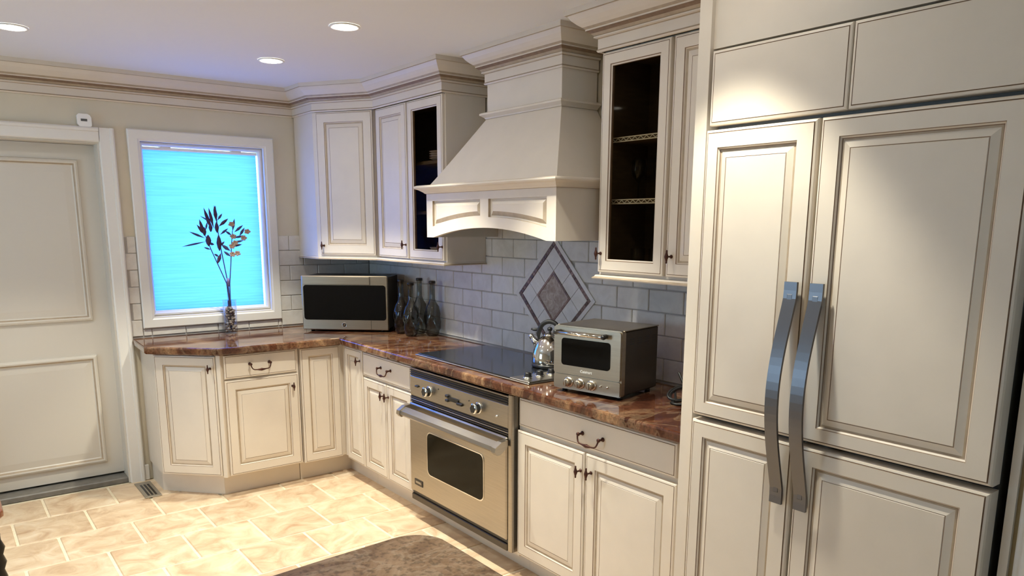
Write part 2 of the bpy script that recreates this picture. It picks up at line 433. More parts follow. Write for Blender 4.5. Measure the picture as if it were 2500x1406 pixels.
# ------------------------------------------------------------------ backsplash tiles
tp, th, gw = .2, .1015, .004
def wall_tiles(wall, u0, u1, z0, z1, place, off0, skip=None):
    r = 0; z = z0
    while z < z1-.01:
        zt = min(z+th, z1); off = off0 + (tp/2 if r % 2 else 0)
        k0 = math.floor((u0-off)/tp)-1
        k = k0
        while off+k*tp < u1:
            a, b = max(off+k*tp, u0), min(off+(k+1)*tp, u1)
            k += 1
            if b-a < .02: continue
            if skip and skip((a+b)/2, (z+zt)/2): continue
            place(wall, a+gw/2, b-gw/2, z+gw/2, zt-gw/2)
        z = zt; r += 1
def on_right(wall, a, b, z0, z1):
    MB().box(XR-.010, XR, a, b, z0, z1, 0, .003).build('wall_tile', 'walltile', wall)
def on_back(wall, a, b, z0, z1):
    MB().box(a, b, YB-.010, YB, z0, z1, 0, .003).build('wall_tile', 'walltile', wall)
MB().box(XR-.004, XR, 1.6, YB, .9, 1.72).build('grout_bed', 'wallgrout', rw)
g2 = MB(); g2.box(.945, WX0-.06, YB-.004, YB, .9, 1.515); g2.box(WX1+.06, 2.56, YB-.004, YB, .9, 1.515); g2.box(WX0-.06, WX1+.06, YB-.004, YB, .9, .97)
g2.build('grout_bed', 'wallgrout', wb)
dcy, dcz = 2.974, 1.232
wall_tiles(rw, 1.6, YB-.01, .912, 1.72, on_right, 3.02,
           lambda u, z: (abs(u-dcy)+abs(z-dcz) < .20) or (u > 3.62 and z > 1.42) or (u < 2.37 and z > 1.42))
wall_tiles(wb, .945, 1.0105, .912, 1.52, on_back, .86)
wall_tiles(wb, 1.8855, 2.554, .912, 1.52, on_back, .86, lambda u, z: u > 2.06 and z > 1.42)
wall_tiles(wb, 1.0105, 1.8855, .912, .958, on_back, .86)
# diamond feature on the right wall
def rot45(y, z): return y, z
dm = MB()
def dquad(mb, a0, a1, z0, z1, d0, d1, mi=0, b=.002):
    """bar in the diamond's own turned frame (p, q), proud of the tiles"""
    pts = [(a0, z0), (a1, z0), (a1, z1), (a0, z1)]
    s = math.sqrt(.5); V = []
    for d in (d1, d0):
        for p, q in pts: V.append((XR-d, dcy-(p-q)*s, dcz+(p+q)*s))
    mb.add(V, [(0, 1, 2, 3), (7, 6, 5, 4), (0, 4, 5, 1), (1, 5, 6, 2), (2, 6, 7, 3), (3, 7, 4, 0)], mi)
H = .223
for k in range(4):
    mb = MB()
    if k == 0: dquad(mb, -H, H, H-.022, H, 0, .016)
    if k == 1: dquad(mb, -H, H, -H, -H+.022, 0, .016)
    if k == 2: dquad(mb, -H, -H+.022, -H+.022, H-.022, 0, .016)
    if k == 3: dquad(mb, H-.022, H, -H+.022, H-.022, 0, .016)
    mb.build('border_tile', 'walltile', rw)
h2 = H-.0235; wmo = .0175
n = 18; st = 2*h2/n
for side in range(4):
    for i in range(n):
        for j in range(1):
            a = -h2+i*st; mb = MB()
            lo, hi = h2-wmo, h2
            if side in (2, 3) and (i == 0 or i == n-1): continue
            if side == 0: dquad(mb, a+.001, a+st-.001, lo, hi, 0, .0155)
            if side == 1: dquad(mb, a+.001, a+st-.001, -hi, -lo, 0, .0155)
            if side == 2: dquad(mb, -hi, -lo, a+.001, a+st-.001, 0, .0155)
            if side == 3: dquad(mb, lo, hi, a+.001, a+st-.001, 0, .0155)
            mb.build('mosaic_tile', 'mosaic', rw)
h3 = h2-wmo-.0015; c3 = .094
third = 2*h3/3
cells = []
for i in range(4):
    for j in range(4):
        ed = [-h3, -c3, 0, c3, h3]
        if i in (1, 2) and j in (1, 2): continue
        cells.append((ed[i], ed[i+1], ed[j], ed[j+1]))
for a0, a1, b0, b1 in cells:
    mb = MB(); dquad(mb, a0+.0012, a1-.0012, b0+.0012, b1-.0012, 0, .013); mb.build('diamond_tile', 'walltile', rw)
for k in range(4):
    mb = MB(); e = .011
    if k == 0: dquad(mb, -c3, c3, c3-e, c3, 0, .0155)
    if k == 1: dquad(mb, -c3, c3, -c3, -c3+e, 0, .0155)
    if k == 2: dquad(mb, -c3, -c3+e, -c3+e, c3-e, 0, .0155)
    if k == 3: dquad(mb, c3-e, c3, -c3+e, c3-e, 0, .0155)
    mb.build('liner_tile', 'mosaic', rw)
mb = MB(); dquad(mb, -c3+.012, c3-.012, -c3+.012, c3-.012, 0, .014); mb.build('centre_tile', 'browntile', rw)

# ------------------------------------------------------------------ door
dr = thing('door_1', 'cream two-panel door recessed in the back wall', 'door', (0, 0, 0)); del dr['category']; dr['kind'] = 'structure'
yd = YB+.115
leaf = MB(); leaf.box(0, .853, yd+.004, yd+.045, .045, 2.045)
for z0, z1 in ((.137, .795), (1.03, 1.947)):
    leaf.rings(.08, .762, z0-.012, z1+.012, [(0, yd+.004, 0), (.004, yd-.010, 0), (.014, yd-.014, 0), (.022, yd-.012, 0), (.030, yd-.002, 1), (.036, yd+.003, 0), (.075, yd-.001, 0)], fm=0)
leaf.build('door_leaf', ['doorpaint', 'glaze2'], dr)
jb = MB(); jb.box(DX0, 0, YB-.005, 5.36, 0, DZ+.02); jb.box(.853, DX1+.02, YB-.005, 5.36, 0, DZ+.02); jb.box(0, .853, YB-.005, 5.36, 2.047, DZ+.02)
jb.box(.842, .853, yd+.047, 5.30, 0, 2.04); jb.build('door_jamb', 'doorpaint', dr)
cs = MB()
cprof = [(0, YB), (0, YB-.018), (.006, YB-.022), (.055, YB-.027), (.062, YB-.034), (.070, YB-.034), (.077, YB-.03), (.077, YB)]
def casing_leg(mb, x0, x1, z0, z1, flip=False):
    """upright board, stepped across its width"""
    w = x1-x0; P = [(0, 0), (0, .018), (.08, .024), (.70, .026), (.74, .034), (.90, .036), (1, .030), (1, 0)]
    if flip: P = [(1-a, d) for a, d in P][::-1]
    mb.add([(x0+a*w, YB-d, z) for z in (z0, z1) for a, d in P], [(i, (i+1) % 8, 8+(i+1) % 8, 8+i)[::-1] for i in range(8)] + [tuple(range(8)), tuple(range(8, 16))[::-1]])
casing_leg(cs, .862, .943, 0, 2.135)
casing_leg(cs, -.141, -.06, 0, 2.135, True)
cs.add([(x, YB-d, 2.055+a*.08) for x in (-.06, .862) for a, d in [(0, 0), (0, .018), (.08, .024), (.70, .026), (.74, .034), (.90, .036), (1, .030), (1, 0)]],
       [(i, (i+1) % 8, 8+(i+1) % 8, 8+i) for i in range(8)])
cs.build('door_casing', 'white', dr)
MB().box(DX0, .857, YB+.012, 5.3, -.004, .032, 0, .006).build('threshold', 'threshold', dr)
struct(MB().box(.944, .972, YB-.02, YB, 0, .10, 0, .004).build('baseboard_back', 'white'))

# ------------------------------------------------------------------ window with its blue shade
wn = thing('window_1', 'small window', 'window'); del wn['category']; del wn['label']; wn['kind'] = 'structure'
cw = MB()
cw.rings(1.012, 1.884, .960, 2.143, [(0, YB, 0), (0, YB-.020, 0), (.006, YB-.026, 0), (.052, YB-.026, 0), (.060, YB-.020, 0), (.0665, YB-.020, 0), (.0665, YB+.10, 0)], fill=False)
cw.build('window_casing', 'white', wn)
sf = MB(); sf.rings(WX0+.003, WX1-.003, WZ0+.003, WZ1-.003, [(0, YB+.13, 0), (0, YB+.015, 0), (.012, YB+.012, 0), (.020, YB+.022, 0), (.020, YB+.13, 0)], fill=False)
sf.build('window_frame', 'white', wn)
MB().box(WX0+.02, WX1-.02, YB+.118, YB+.124, WZ0+.02, WZ1-.02).build('window_pane', 'windowpane', wn)
sh = thing('pleated_shade', 'glowing blue pleated shade drawn over the window', 'window shade', (0, 0, 0))
sx0, sx1, sz0, sz1 = WX0+.026, WX1-.030, WZ0+.030, WZ1-.045
NP = 52; V = []; F = []
for i in range(NP*2+1):
    z = sz0+(sz1-sz0)*i/(NP*2); y = YB+.050+(.0025 if i % 2 else 0)
    V += [(sx0, y, z), (sx1, y, z)]
for i in range(NP*2): F.append((2*i, 2*i+1, 2*i+3, 2*i+2))
pl = MB(); pl.add(V, F); pl.build('pleated_fabric', 'shade', sh)
MB().box(sx0, sx1, YB+.044, YB+.062, sz0-.014, sz0, 0, .003).build('bottom_rail', 'whiteplastic', sh)
MB().box(sx0-.003, sx1+.003, YB+.036, YB+.066, sz1, sz1+.018, 0, .003).build('head_rail', 'whiteplastic', sh)
MB().box(sx0+.10, sx0+.16, YB+.030, YB+.07, sz1+.012, WZ1-.02).build('bracket', 'white', sh)
MB().box(sx1-.10, sx1-.16, YB+.030, YB+.07, sz1+.012, WZ1-.02).build('bracket', 'white', sh)

# ------------------------------------------------------------------ mouldings
CB = 2.287
crown_prof = [(0, CB), (.010, CB), (.014, CB+.006), (.010, CB+.012), (.010, CB+.050), (.014, CB+.053), (.022, CB+.055), (.022, CB+.060), (.020, CB+.063), (.030, CB+.072), (.040, CB+.080),
              (.044, CB+.082), (.044, CB+.088), (.052, CB+.096), (.066, CB+.107), (.080, CB+.121), (.090, CB+.136), (.092, CB+.140), (.100, CB+.141), (.100, ZC), (0, ZC)]
crown_m = [0, 0, 1, 0, 1, 0, 0, 1, 1, 2, 2, 0, 1, 0, 0, 0, 0, 1, 0, 0]
CM = ['cream', 'glaze2', 'glaze']
cr = MB(); cr.sweep([(XL, YB), (2.10, YB)], [(o*1.3, z) for o, z in crown_prof], crown_m); struct(cr.build('trim_1', CM), 'cream crown moulding along the window wall')

# ------------------------------------------------------------------ cabinet doors and hardware
def door_panel(name, parent, x0, x1, z0, z1, y=0, t=.020, fw=.055, slab=False, mats=('cream', 'glaze', 'glaze2')):
    mb = MB(); e = y
    edge = [(0, e+t, 0), (0, e+.005, 0), (.002, e+.002, 0), (.008, e+.0005, 0), (.0092, e+.0016, 1), (.0104, e, 1)]
    if slab:
        rr = edge
    else:
        rr = edge + [(fw, e, 0), (fw+.0018, e+.0025, 1), (fw+.005, e+.007, 0), (fw+.008, e+.0085, 2), (fw+.013, e+.0085, 2), (fw+.016, e+.0075, 0), (fw+.034, e+.0025, 0), (fw+.0355, e+.0032, 1), (fw+.037, e+.002, 0)]
    mb.rings(x0, x1, z0, z1, rr, fm=0, back=0)
    return mb.build(name, list(mats), parent)
kb = MB()   # T knob: post and upright spindle
kb.lathe([(.0075, 0), (.0075, .002), (.0035, .004), (.0035, .020), (.006, .024), (.006, .028)], 10, (0, 0, 0), 0, True, 'y')
kb.lathe([(.0015, -.026), (.004, -.022), (.003, -.019), (.0045, -.012), (.0075, -.004), (.0082, 0), (.0075, .004), (.0045, .012), (.003, .019), (.004, .022), (.0015, .026)], 10, (0, -.028, 0))
KNOB = kb.mesh('knob', 'bronze')
pb = MB()
for sx in (-1, 1):
    pb.lathe([(.009, 0), (.009, .003), (.0045, .005), (.0045, .020), (.008, .023), (.008, .028), (.004, .031)], 10, (sx*.058, 0, 0), 0, True, 'y')
path = [(-.058, -.026, 0), (-.058, -.028, -.008), (-.055, -.030, -.018), (-.050, -.032, -.027), (-.040, -.033, -.032), (-.025, -.034, -.033), (-.012, -.034, -.034), (0, -.034, -.034),
        (.012, -.034, -.034), (.025, -.034, -.033), (.040, -.033, -.032), (.050, -.032, -.027), (.055, -.030, -.018), (.058, -.028, -.008), (.058, -.026, 0)]
pb.tube(path, [.0035, .0035, .0032, .0032, .0032, .0036, .006, .0085, .006, .0036, .0032, .0032, .0032, .0035, .0035], 8)
PULL = pb.mesh('pull', 'bronze')
def knob(door, x, z, y=0): return share('knob', KNOB, door, (x, y, z))
def pull(d, x, z, y=0): return share('pull', PULL, d, (x, y, z))

def base_carcass(t, w, depth=.54, toe=True, y0=.02):
    b = MB(); b.box(0, w, y0, depth, .125, .862)
    b.build('carcass', 'cream', t)
    if toe: MB().box(0, w, .085, .10, 0, .125).build('toe_kick', 'cream', t)

# base cabinet with one door, turned 45 degrees, at the end of the run
A, B = (.965, 4.682), (1.262, 4.387)
ang = math.atan2(B[1]-A[1], B[0]-A[0]); wd = math.hypot(B[0]-A[0], B[1]-A[1])
t = thing('base_cabinet', 'angled end base cabinet with a single door below the window', 'cabinet', (A[0], A[1], 0), ang, 'base cabinets')
def loc_of(px, py): # world plan -> local of the angled cabinet
    dx, dy = px-A[0], py-A[1]; c, s_ = math.cos(ang), math.sin(ang)
    return (dx*c+dy*s_, -dx*s_+dy*c)
MB().prism([loc_of(*p) for p in ((.98, YB-.012), (.98, 4.697), (1.262, 4.415), (1.262, YB-.012))], .125, .862).build('carcass', 'cream', t)
MB().prism([loc_of(*p) for p in ((.992, YB-.012), (.992, 4.775), (1.2675, 4.4725), (1.2675, YB-.012))], 0, .1248).build('toe_kick', 'cream', t)
d = door_panel('door', t, .012, wd-.030, .135, .850)
knob(d, wd-.060, .78)
st_ = MB(); st_.box(wd-.026, wd+.0, .004, .03, .125, .862, 0, .002); st_.build('corner_post', 'cream', t)
sb = MB(); P0 = loc_of(.978, YB-.03); P1 = loc_of(.978, 4.70)
# base cabinet: drawer over door on the window wall
t = thing('base_cabinet', 'base cabinet under the window with one drawer over one door', 'cabinet', (1.268, YF, 0), 0, 'base cabinets')
base_carcass(t, .466, .65); 
d = door_panel('drawer', t, .018, .450, .715, .853, slab=True); pull(d, .222, .792)
d = door_panel('door', t, .018, .456, .133, .703); knob(d, .415, .628)
# corner cabinet with two doors that meet in the inner corner
t = thing('base_cabinet', 'inner corner base cabinet with two narrow doors meeting at right angles', 'cabinet', (1.738, YF, 0), 0, 'base cabinets')
cc = MB(); cc.box(.002, .80, .022, .65, .125, .862); cc.box(.288, .80, -.292, .022, .125, .862); cc.build('carcass', 'cream', t)
tk = MB(); tk.box(0, .37, .085, .10, 0, .125); tk.box(.353, .37, -.292, .085, 0, .125); tk.build('toe_kick', 'cream', t)
door_panel('door', t, .004, .262, .125, .850, fw=.05)
d2 = door_panel('door', t, 0, .238, .125, .850, fw=.045); d2.location = (.268, -.052, 0); d2.rotation_euler = (0, 0, RIGHT)
knob(d2, .214, .785)
# drawer over two doors, left of the oven
t = thing('base_cabinet', 'base cabinet with a drawer over two doors between corner and oven', 'cabinet', (XF, 4.093, 0), RIGHT, 'base cabinets')
base_carcass(t, .596)
d = door_panel('drawer', t, .010, .582, .705, .846, slab=True); pull(d, .30, .785)
d = door_panel('door', t, .010, .292, .125, .692, fw=.048); knob(d, .272, .625)
d = door_panel('door', t, .300, .586, .125, .692, fw=.048); knob(d, .322, .625)
# drawer over two doors, between oven and refrigerator
t = thing('base_cabinet', 'wide base cabinet with a drawer over two doors beside the refrigerator', 'cabinet', (XF, 2.578, 0), RIGHT, 'base cabinets')
base_carcass(t, .978)
d = door_panel('drawer', t, .018, .914, .722, .850, slab=True); pull(d, .49, .780)
d = door_panel('door', t, .008, .444, .110, .700); knob(d, .425, .622)
d = door_panel('door', t, .452, .918, .110, .700); knob(d, .486, .628)
# filler under and beside the oven belongs to the oven's housing
t = thing('oven_housing', 'cream cabinet housing around the built-in oven', 'cabinet', (XF, 3.497, 0), RIGHT)
MB().box(0, .918, .085, .10, 0, .105).build('toe_kick', 'cream', t)
MB().box(0, .918, .02, .55, .090, .112).build('bottom_rail', 'cream', t)

# ------------------------------------------------------------------ worktop
top = [(.942, YB-.012), (.926, 4.652), (1.249, 4.343), (1.968, 4.318), (1.968, 1.592), (XR-.012, 1.592), (XR-.012, YB-.012)]
wt = MB(); wt.prism(top, .862, ZT, 0, .009)
tag(wt.build('worktop', 'granite'), 'polished red-brown granite worktop running round the corner', 'worktop')

# ------------------------------------------------------------------ wall cabinets (left group)
Yc0, Yc1 = 4.345, 3.576
SD = (2.035, 4.72); DG = (XU, 4.362)
t = thing('wall_cabinet', 'angled corner wall cabinet with a single solid door above the microwave', 'cabinet', (SD[0], SD[1], 1.39), 0, 'wall cabinets')
L = lambda x, y: (x-SD[0], y-SD[1])
MB().prism([L(2.035, YB-.012), L(2.035, 4.735), L(XU+.004, 4.375), L(XR-.012, 4.375), L(XR-.012, YB-.012)], 0, .90).build('carcass', 'cream', t)
da = math.atan2(DG[1]-SD[1], DG[0]-SD[0]); dl = math.hypot(DG[0]-SD[0], DG[1]-SD[1])
d = door_panel('door', t, .012, dl-.014, .012, .895, fw=.062); d.location = (-.002, -.006, 0); d.rotation_euler = (0, 0, da)
knob(d, .040, .070)
# two-door cabinet beside it: one solid, one glazed
def hollow_cabinet(t, w, dep, h, split):
    """carcass of panels; the interior is dark wood"""
    out = MB(); out.box(0, .018, .02, dep, 0, h); out.box(w-.018, w, .02, dep, 0, h); out.box(.018, w-.018, .02, dep, h-.018, h); out.box(.018, w-.018, .02, dep, 0, .018)
    out.build('carcass', 'cream', t)
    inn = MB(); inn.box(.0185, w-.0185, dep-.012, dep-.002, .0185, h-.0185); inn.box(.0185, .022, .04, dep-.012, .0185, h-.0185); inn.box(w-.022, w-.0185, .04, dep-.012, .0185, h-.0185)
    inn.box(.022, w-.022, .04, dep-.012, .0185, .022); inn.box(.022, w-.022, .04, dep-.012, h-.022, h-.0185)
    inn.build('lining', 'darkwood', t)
    MB().box(split-.018, split+.018, .0205, .045, .018, h-.018).build('centre_stile', 'cream', t)
def glass_door(t, x0, x1, z0, z1, fw=.048):
    mb = MB(); y = 0
    mb.rings(x0, x1, z0, z1, [(0, y+.02, 0), (0, y+.005, 0), (.002, y+.002, 0), (.008, y+.0005, 0), (.0092, y+.0016, 1), (.0104, y, 1), (fw-.008, y, 0), (fw-.005, y+.003, 1), (fw, y+.006, 0), (fw, y+.02, 1), (0, y+.02, 0)], fill=False)
    d = mb.build('door', ['cream', 'glaze'], t)
    MB().box(x0+fw-.004, x1-fw+.004, y+.011, y+.015, z0+fw-.004, z1-fw+.004).build('glass_pane', 'glasspane', d)
    return d
wl = Yc0-Yc1
t = thing('wall_cabinet', 'wall cabinet left of the hood with one solid and one glazed door', 'cabinet', (XU, Yc0, 1.39), RIGHT, 'wall cabinets')
hollow_cabinet(t, wl, XR-.012-XU, .90, .377)
d = door_panel('door', t, .002, .370, .008, .895, fw=.052); knob(d, .348, .088)
d = glass_door(t, .385, wl-.008, .008, .895, .058); knob(d, wl-.020, .085)
for z in (.265, .545):
    MB().box(.024, wl-.024, .06, XR-.03-XU, z, z+.018).build('shelf', 'darkwood', t)
lr = MB(); lr.sweep([(2.035, YB-.012), (2.035, 4.72), (XU, 4.355), (XU, Yc1), (XR-.012, Yc1)], [(-.012, 1.372), (.010, 1.372), (.012, 1.376), (.004, 1.382), (.002, 1.389), (-.012, 1.389)], [0, 0, 1, 0, 0])
struct(lr.build('trim_2', ['cream', 'glaze2']), 'cream light rail below the corner wall cabinets')
cr = MB(); cr.sweep([(2.035, YB+.06), (2.035, 4.72), (XU, 4.355), (XU, Yc1), (XR, Yc1)], crown_prof, crown_m)
struct(cr.build('trim_3', CM), 'cream crown moulding over the corner wall cabinets')
# stacked plates behind the glass
def plate(loc, label, r=.075):
    o = MB().lathe([(r*.55, 0), (r*.6, .002), (r, .014), (r, .016), (r*.58, .006), (0, .005)], 28).build('plate', 'plate', None, loc)
    tag(o, label, 'plate', 'plates in the glazed cabinet')
pz = 1.39+.545+.018
for i, s_ in enumerate(('lowest', 'second', 'third', 'topmost')):
    plate((2.41, 3.80, pz+.001+i*.0125), f'{s_} pale plate of the stack behind the left glazed door')
bb = MB().lathe([(.035, 0), (.04, .004), (.06, .03), (.072, .055), (.068, .055), (.055, .028), (.03, .008), (0, .007)], 24).build('bowl', 'plate', None, (2.40, 3.80, 1.39+.0222))
tag(bb, 'small dark bowl at the bottom of the left glazed cabinet', 'bowl')

# ------------------------------------------------------------------ right wall cabinet
Yr0, Yr1 = 2.368, 1.594
wr = Yr0-Yr1
t = thing('wall_cabinet', 'wall cabinet right of the hood with a glazed door and lace-edged shelves', 'cabinet', (XU, Yr0, 1.39), RIGHT, 'wall cabinets')
hollow_cabinet(t, wr, XR-.012-XU, .90, .378)
d = glass_door(t, .006, .368, .012, .893, .055); knob(d, .024, .090)
d = door_panel('door', t, .384, .760, .012, .893, fw=.050); knob(d, .412, .090)
for z in (.295, .545):
    s1 = MB().box(.024, wr-.024, .055, XR-.03-XU, z, z+.016).build('shelf', 'darkwood', t)
    lc = MB(); lc.box(.024, .372, .050, .0545, z-.001, z+.003); lc.box(.024, .372, .050, .0545, z+.015, z+.019)
    nz = 22
    for k in range(nz):
        xa = .024+.348*k/nz; xb = .024+.348*(k+1)/nz; za, zb = (z+.003, z+.015) if k % 2 else (z+.015, z+.003)
        lc.add([(xa-.002, .051, za), (xa+.002, .051, za), (xb+.002, .051, zb), (xb-.002, .051, zb), (xa-.002, .054, za), (xa+.002, .054, za), (xb+.002, .054, zb), (xb-.002, .054, zb)],
               [(0, 1, 2, 3), (7, 6, 5, 4), (0, 4, 5, 1), (2, 6, 7, 3), (1, 5, 6, 2), (3, 7, 4, 0)])
    lc.build('lace_edging', 'lace', s1)
lr = MB(); lr.sweep([(0, .28), (0, 0), (wr, 0)], [(-.012, -.018), (.012, -.018), (.015, -.013), (.006, -.007), (.003, -.001), (-.012, -.001)], [0, 0, 1, 0, 0]); lr.build('light_rail', ['cream', 'glaze2'], t)
cr = MB(); cr.sweep([(0, .29), (0, 0), (wr, 0)], [(o*1.1, z-1.39) for o, z in crown_prof], crown_m); cr.build('crown_moulding', CM, t)
def wine_glass(loc, label):
    o = MB().lathe([(.030, 0), (.030, .002), (.004, .006), (.0035, .07), (.010, .078), (.028, .10), (.033, .125), (.028, .165), (.0265, .165), (.031, .125), (.026, .102), (0, .082)], 20).build('wine_glass', 'clear', None, loc)
    tag(o, label, 'glass', 'stemmed glasses behind the lace shelf')
zs = 1.39+.295+.0165
wine_glass((2.40, 2.26, zs), 'stemmed glass nearer the hood on the middle lace-edged shelf')
wine_glass((2.40, 2.14, zs), 'stemmed glass nearer the solid door on the middle lace-edged shelf')
for i, (y, s_) in enumerate(((2.24, 'nearer the hood'), (2.14, 'nearer the solid door'))):
    o = MB().lathe([(.026, 0), (.032, .09), (.030, .09), (.0245, .006), (0, .006)], 20).build('tumbler', 'clear', None, (2.39, y, 1.39+.0222))
    tag(o, f'faint tumbler {s_} on the floor of the glazed cabinet', 'glass', 'tumblers in the right glazed cabinet')

# ------------------------------------------------------------------ range hood
YH0, YH1, XH = 3.482, 2.446, 2.107
WH = YH0-YH1; DH = XR-.012-XH
t = thing('range_hood', 'cream wooden range hood with arched apron and flared top', 'range hood', (XH, YH0, 0), RIGHT)
zb, ztb = 1.531, 1.757
xc = WH/2
def arch(x, base=zb, rise=.052, half=.455):
    q = (x-xc)/half; return base+rise*(1-q*q) if abs(q) < 1 else base
pn = [(.058, .486), (.552, .975)]
zpt = 1.716
def pbot(x): return 1.587+.046*max(0, 1-((x-xc)/.46)**2)
xs = sorted(set([0, .02, WH-.02, WH]+[xc-.455+.91*i/30 for i in range(31)]+[v for p in pn for v in p]))
ap = MB()
for i in range(len(xs)-1):
    a, b = xs[i], xs[i+1]; m_ = (a+b)/2
    inp = any(p0 <= m_ <= p1 for p0, p1 in pn)
    if inp:
        ap.add([(a, 0, zpt), (b, 0, zpt), (b, 0, ztb), (a, 0, ztb)], [(0, 1, 2, 3)])
        ap.add([(a, 0, arch(a)), (b, 0, arch(b)), (b, 0, pbot(b)), (a, 0, pbot(a))], [(0, 1, 2, 3)])
        ap.add([(a, 0, zpt), (b, 0, zpt), (b, .012, zpt), (a, .012, zpt)], [(0, 3, 2, 1)], 1)
        ap.add([(a, 0, pbot(a)), (b, 0, pbot(b)), (b, .012, pbot(b)), (a, .012, pbot(a))], [(0, 1, 2, 3)], 1)
    else:
        ap.add([(a, 0, arch(a)), (b, 0, arch(b)), (b, 0, ztb), (a, 0, ztb)], [(0, 1, 2, 3)])
    ap.add([(a, 0, arch(a)), (b, 0, arch(b)), (b, .025, arch(b)), (a, .025, arch(a))], [(0, 3, 2, 1)])
    ap.add([(a, .025, arch(a)), (b, .025, arch(b)), (b, .025, ztb), (a, .025, ztb)], [(0, 3, 2, 1)])
for p in pn:
    for x_ in p: ap.add([(x_, 0, pbot(x_)), (x_, .012, pbot(x_)), (x_, .012, zpt), (x_, 0, zpt)], [(0, 1, 2, 3)], 1)
ap.box(0, .022, .0255, DH, zb, ztb); ap.box(WH-.022, WH, .0005, DH, zb, ztb)
ap.add([(0, 0, zb), (0, .0255, zb), (0, .0255, ztb), (0, 0, ztb)], [(0, 3, 2, 1)])
ap.build('apron', ['cream', 'glaze2'], t)
for p0, p1 in pn:
    pp = MB(); N = 14
    X = [p0+(p1-p0)*i/N for i in range(N+1)]
    for i in range(N):
        a, b = X[i], X[i+1]
        lo = lambda x_: pbot(x_)+.028
        pp.add([(a, .012, pbot(a)), (b, .012, pbot(b)), (b, .012, zpt), (a, .012, zpt)], [(0, 1, 2, 3)], 0)
    a0, b0 = p0+.030, p1-.030
    X = [a0+(b0-a0)*i/N for i in range(N+1)]
    up_ = zpt-.026
    f = []; 
    for i in range(N):
        a, b = X[i], X[i+1]
        pp.add([(a, .005, lo(a)), (b, .005, lo(b)), (b, .005, up_), (a, .005, up_)], [(0, 1, 2, 3)])
        pp.add([(a, .005, up_), (b, .005, up_), (b+(.02 if i == N-1 else 0), .0118, up_+.02), (a-(.02 if i == 0 else 0), .0118, up_+.02)], [(0, 1, 2, 3)])
        pp.add([(a-(.02 if i == 0 else 0), .0118, lo(a)-.02), (b+(.02 if i == N-1 else 0), .0118, lo(b)-.02), (b, .005, lo(b)), (a, .005, lo(a))], [(0, 1, 2, 3)], 1)
    pp.add([(a0-.02, .0118, lo(a0)-.02), (a0, .005, lo(a0)), (a0, .005, up_), (a0-.02, .0118, up_+.02)], [(0, 1, 2, 3)])
    pp.add([(b0, .005, lo(b0)), (b0+.02, .0118, lo(b0)-.02), (b0+.02, .0118, up_+.02), (b0, .005, up_)], [(0, 1, 2, 3)], 1)
    pp.build('apron_panel', ['cream', 'glaze2'], t)
MB().box(.0225, WH-.0225, .026, DH, 1.60, 1.612).build('underside', 'darksteel', t)
fb = MB(); fb.box(.30, WH-.30, .10, .36, 1.593, 1.5995, 0, .003); fb.build('filter', 'steel', t)
mprof = [(0, 1.752), (.006, 1.754), (.012, 1.760), (.030, 1.772), (.046, 1.778), (.050, 1.784), (.048, 1.790), (.036, 1.795), (0, 1.797)]
mo = MB(); mo.sweep([(0, DH), (0, 0), (WH, 0), (WH, DH)], mprof, [1, 0, 0, 0, 0, 0, 0, 0], smooth=False); mo.build('lower_moulding', ['cream', 'glaze2'], t)
# sloping canopy
cx0, cx1, cyf, cz = YH0-3.256, YH0-2.686, .231, 2.128
sl = MB(); b0 = [(.012, .012), (WH-.012, .012), (WH-.012, DH), (.012, DH)]; b1 = [(cx0, cyf), (cx1, cyf), (cx1, DH), (cx0, DH)]
NS = 10; V = []
for i in range(NS+1):
    q = i/NS; e = q**.97
    z = 1.796+(cz-1.796)*q
    for (xa, ya), (xb, yb_) in zip(b0, b1): V.append((xa+(xb-xa)*e, ya+(yb_-ya)*e, z))
F = []
for i in range(NS):
    for k in range(4):
        l = (k+1) % 4; F.append((i*4+k, i*4+l, i*4+4+l, i*4+4+k))
F.append((NS*4, NS*4+1, NS*4+2, NS*4+3)); F.append((3, 2, 1, 0)); sl.add(V, F); sl.build('canopy', 'cream', t)
MB().box(cx0, cx1, cyf, DH, cz, 2.30).build('chimney', 'cream', t)
mp2 = [(0, cz-.008), (.008, cz-.006), (.012, cz), (.024, cz+.008), (.030, cz+.012), (.030, cz+.020), (.020, cz+.025), (0, cz+.028)]
mo = MB(); mo.sweep([(cx0, DH), (cx0, cyf), (cx1, cyf), (cx1, DH)], mp2, [1, 0, 0, 0, 0, 0, 0]); mo.build('chimney_moulding', ['cream', 'glaze2'], t)
cr = MB(); cr.sweep([(cx0, DH), (cx0, cyf), (cx1, cyf), (cx1, DH)], crown_prof, crown_m); cr.build('crown_moulding', CM, t)
MB().box(cx0+.002, cx1-.002, cyf+.002, DH, 2.30, ZC-.001).build('chimney_top', 'cream', t)

# ------------------------------------------------------------------ built-in refrigerator and its surround
XE = 1.93
t = thing('refrigerator_surround', 'cream surround panel and bulkhead framing the tall refrigerator', 'cabinet', (XE, 1.590, 0), RIGHT)
MB().box(0, .045, 0, XR-.012-XE, 0, ZC-.001).build('side_panel', 'cream', t)
MB().box(.045, 1.0, .016, .04, 2.118, ZC-.001).build('bulkhead', 'cream', t)
MB().box(.960, .979, .022, .60, 0, 2.118).build('filler_panel', 'cream', t)
XG, YG = 1.90, 1.523
t = thing('refrigerator', 'panelled built-in side-by-side refrigerator with two bowed steel handles', 'refrigerator', (XG, YG, 0), RIGHT)
WG = YG-.648
MB().box(.006, WG-.004, .052, .62, .10, 2.105).build('cabinet_body', 'greyplastic', t)
MB().box(.004, WG-.004, .05, .12, 0, .10).build('toe_grille', 'black', t)
door_panel('grille_panel', t, 0, .434, 1.892, 2.105, y=.014, t=.034, slab=True)
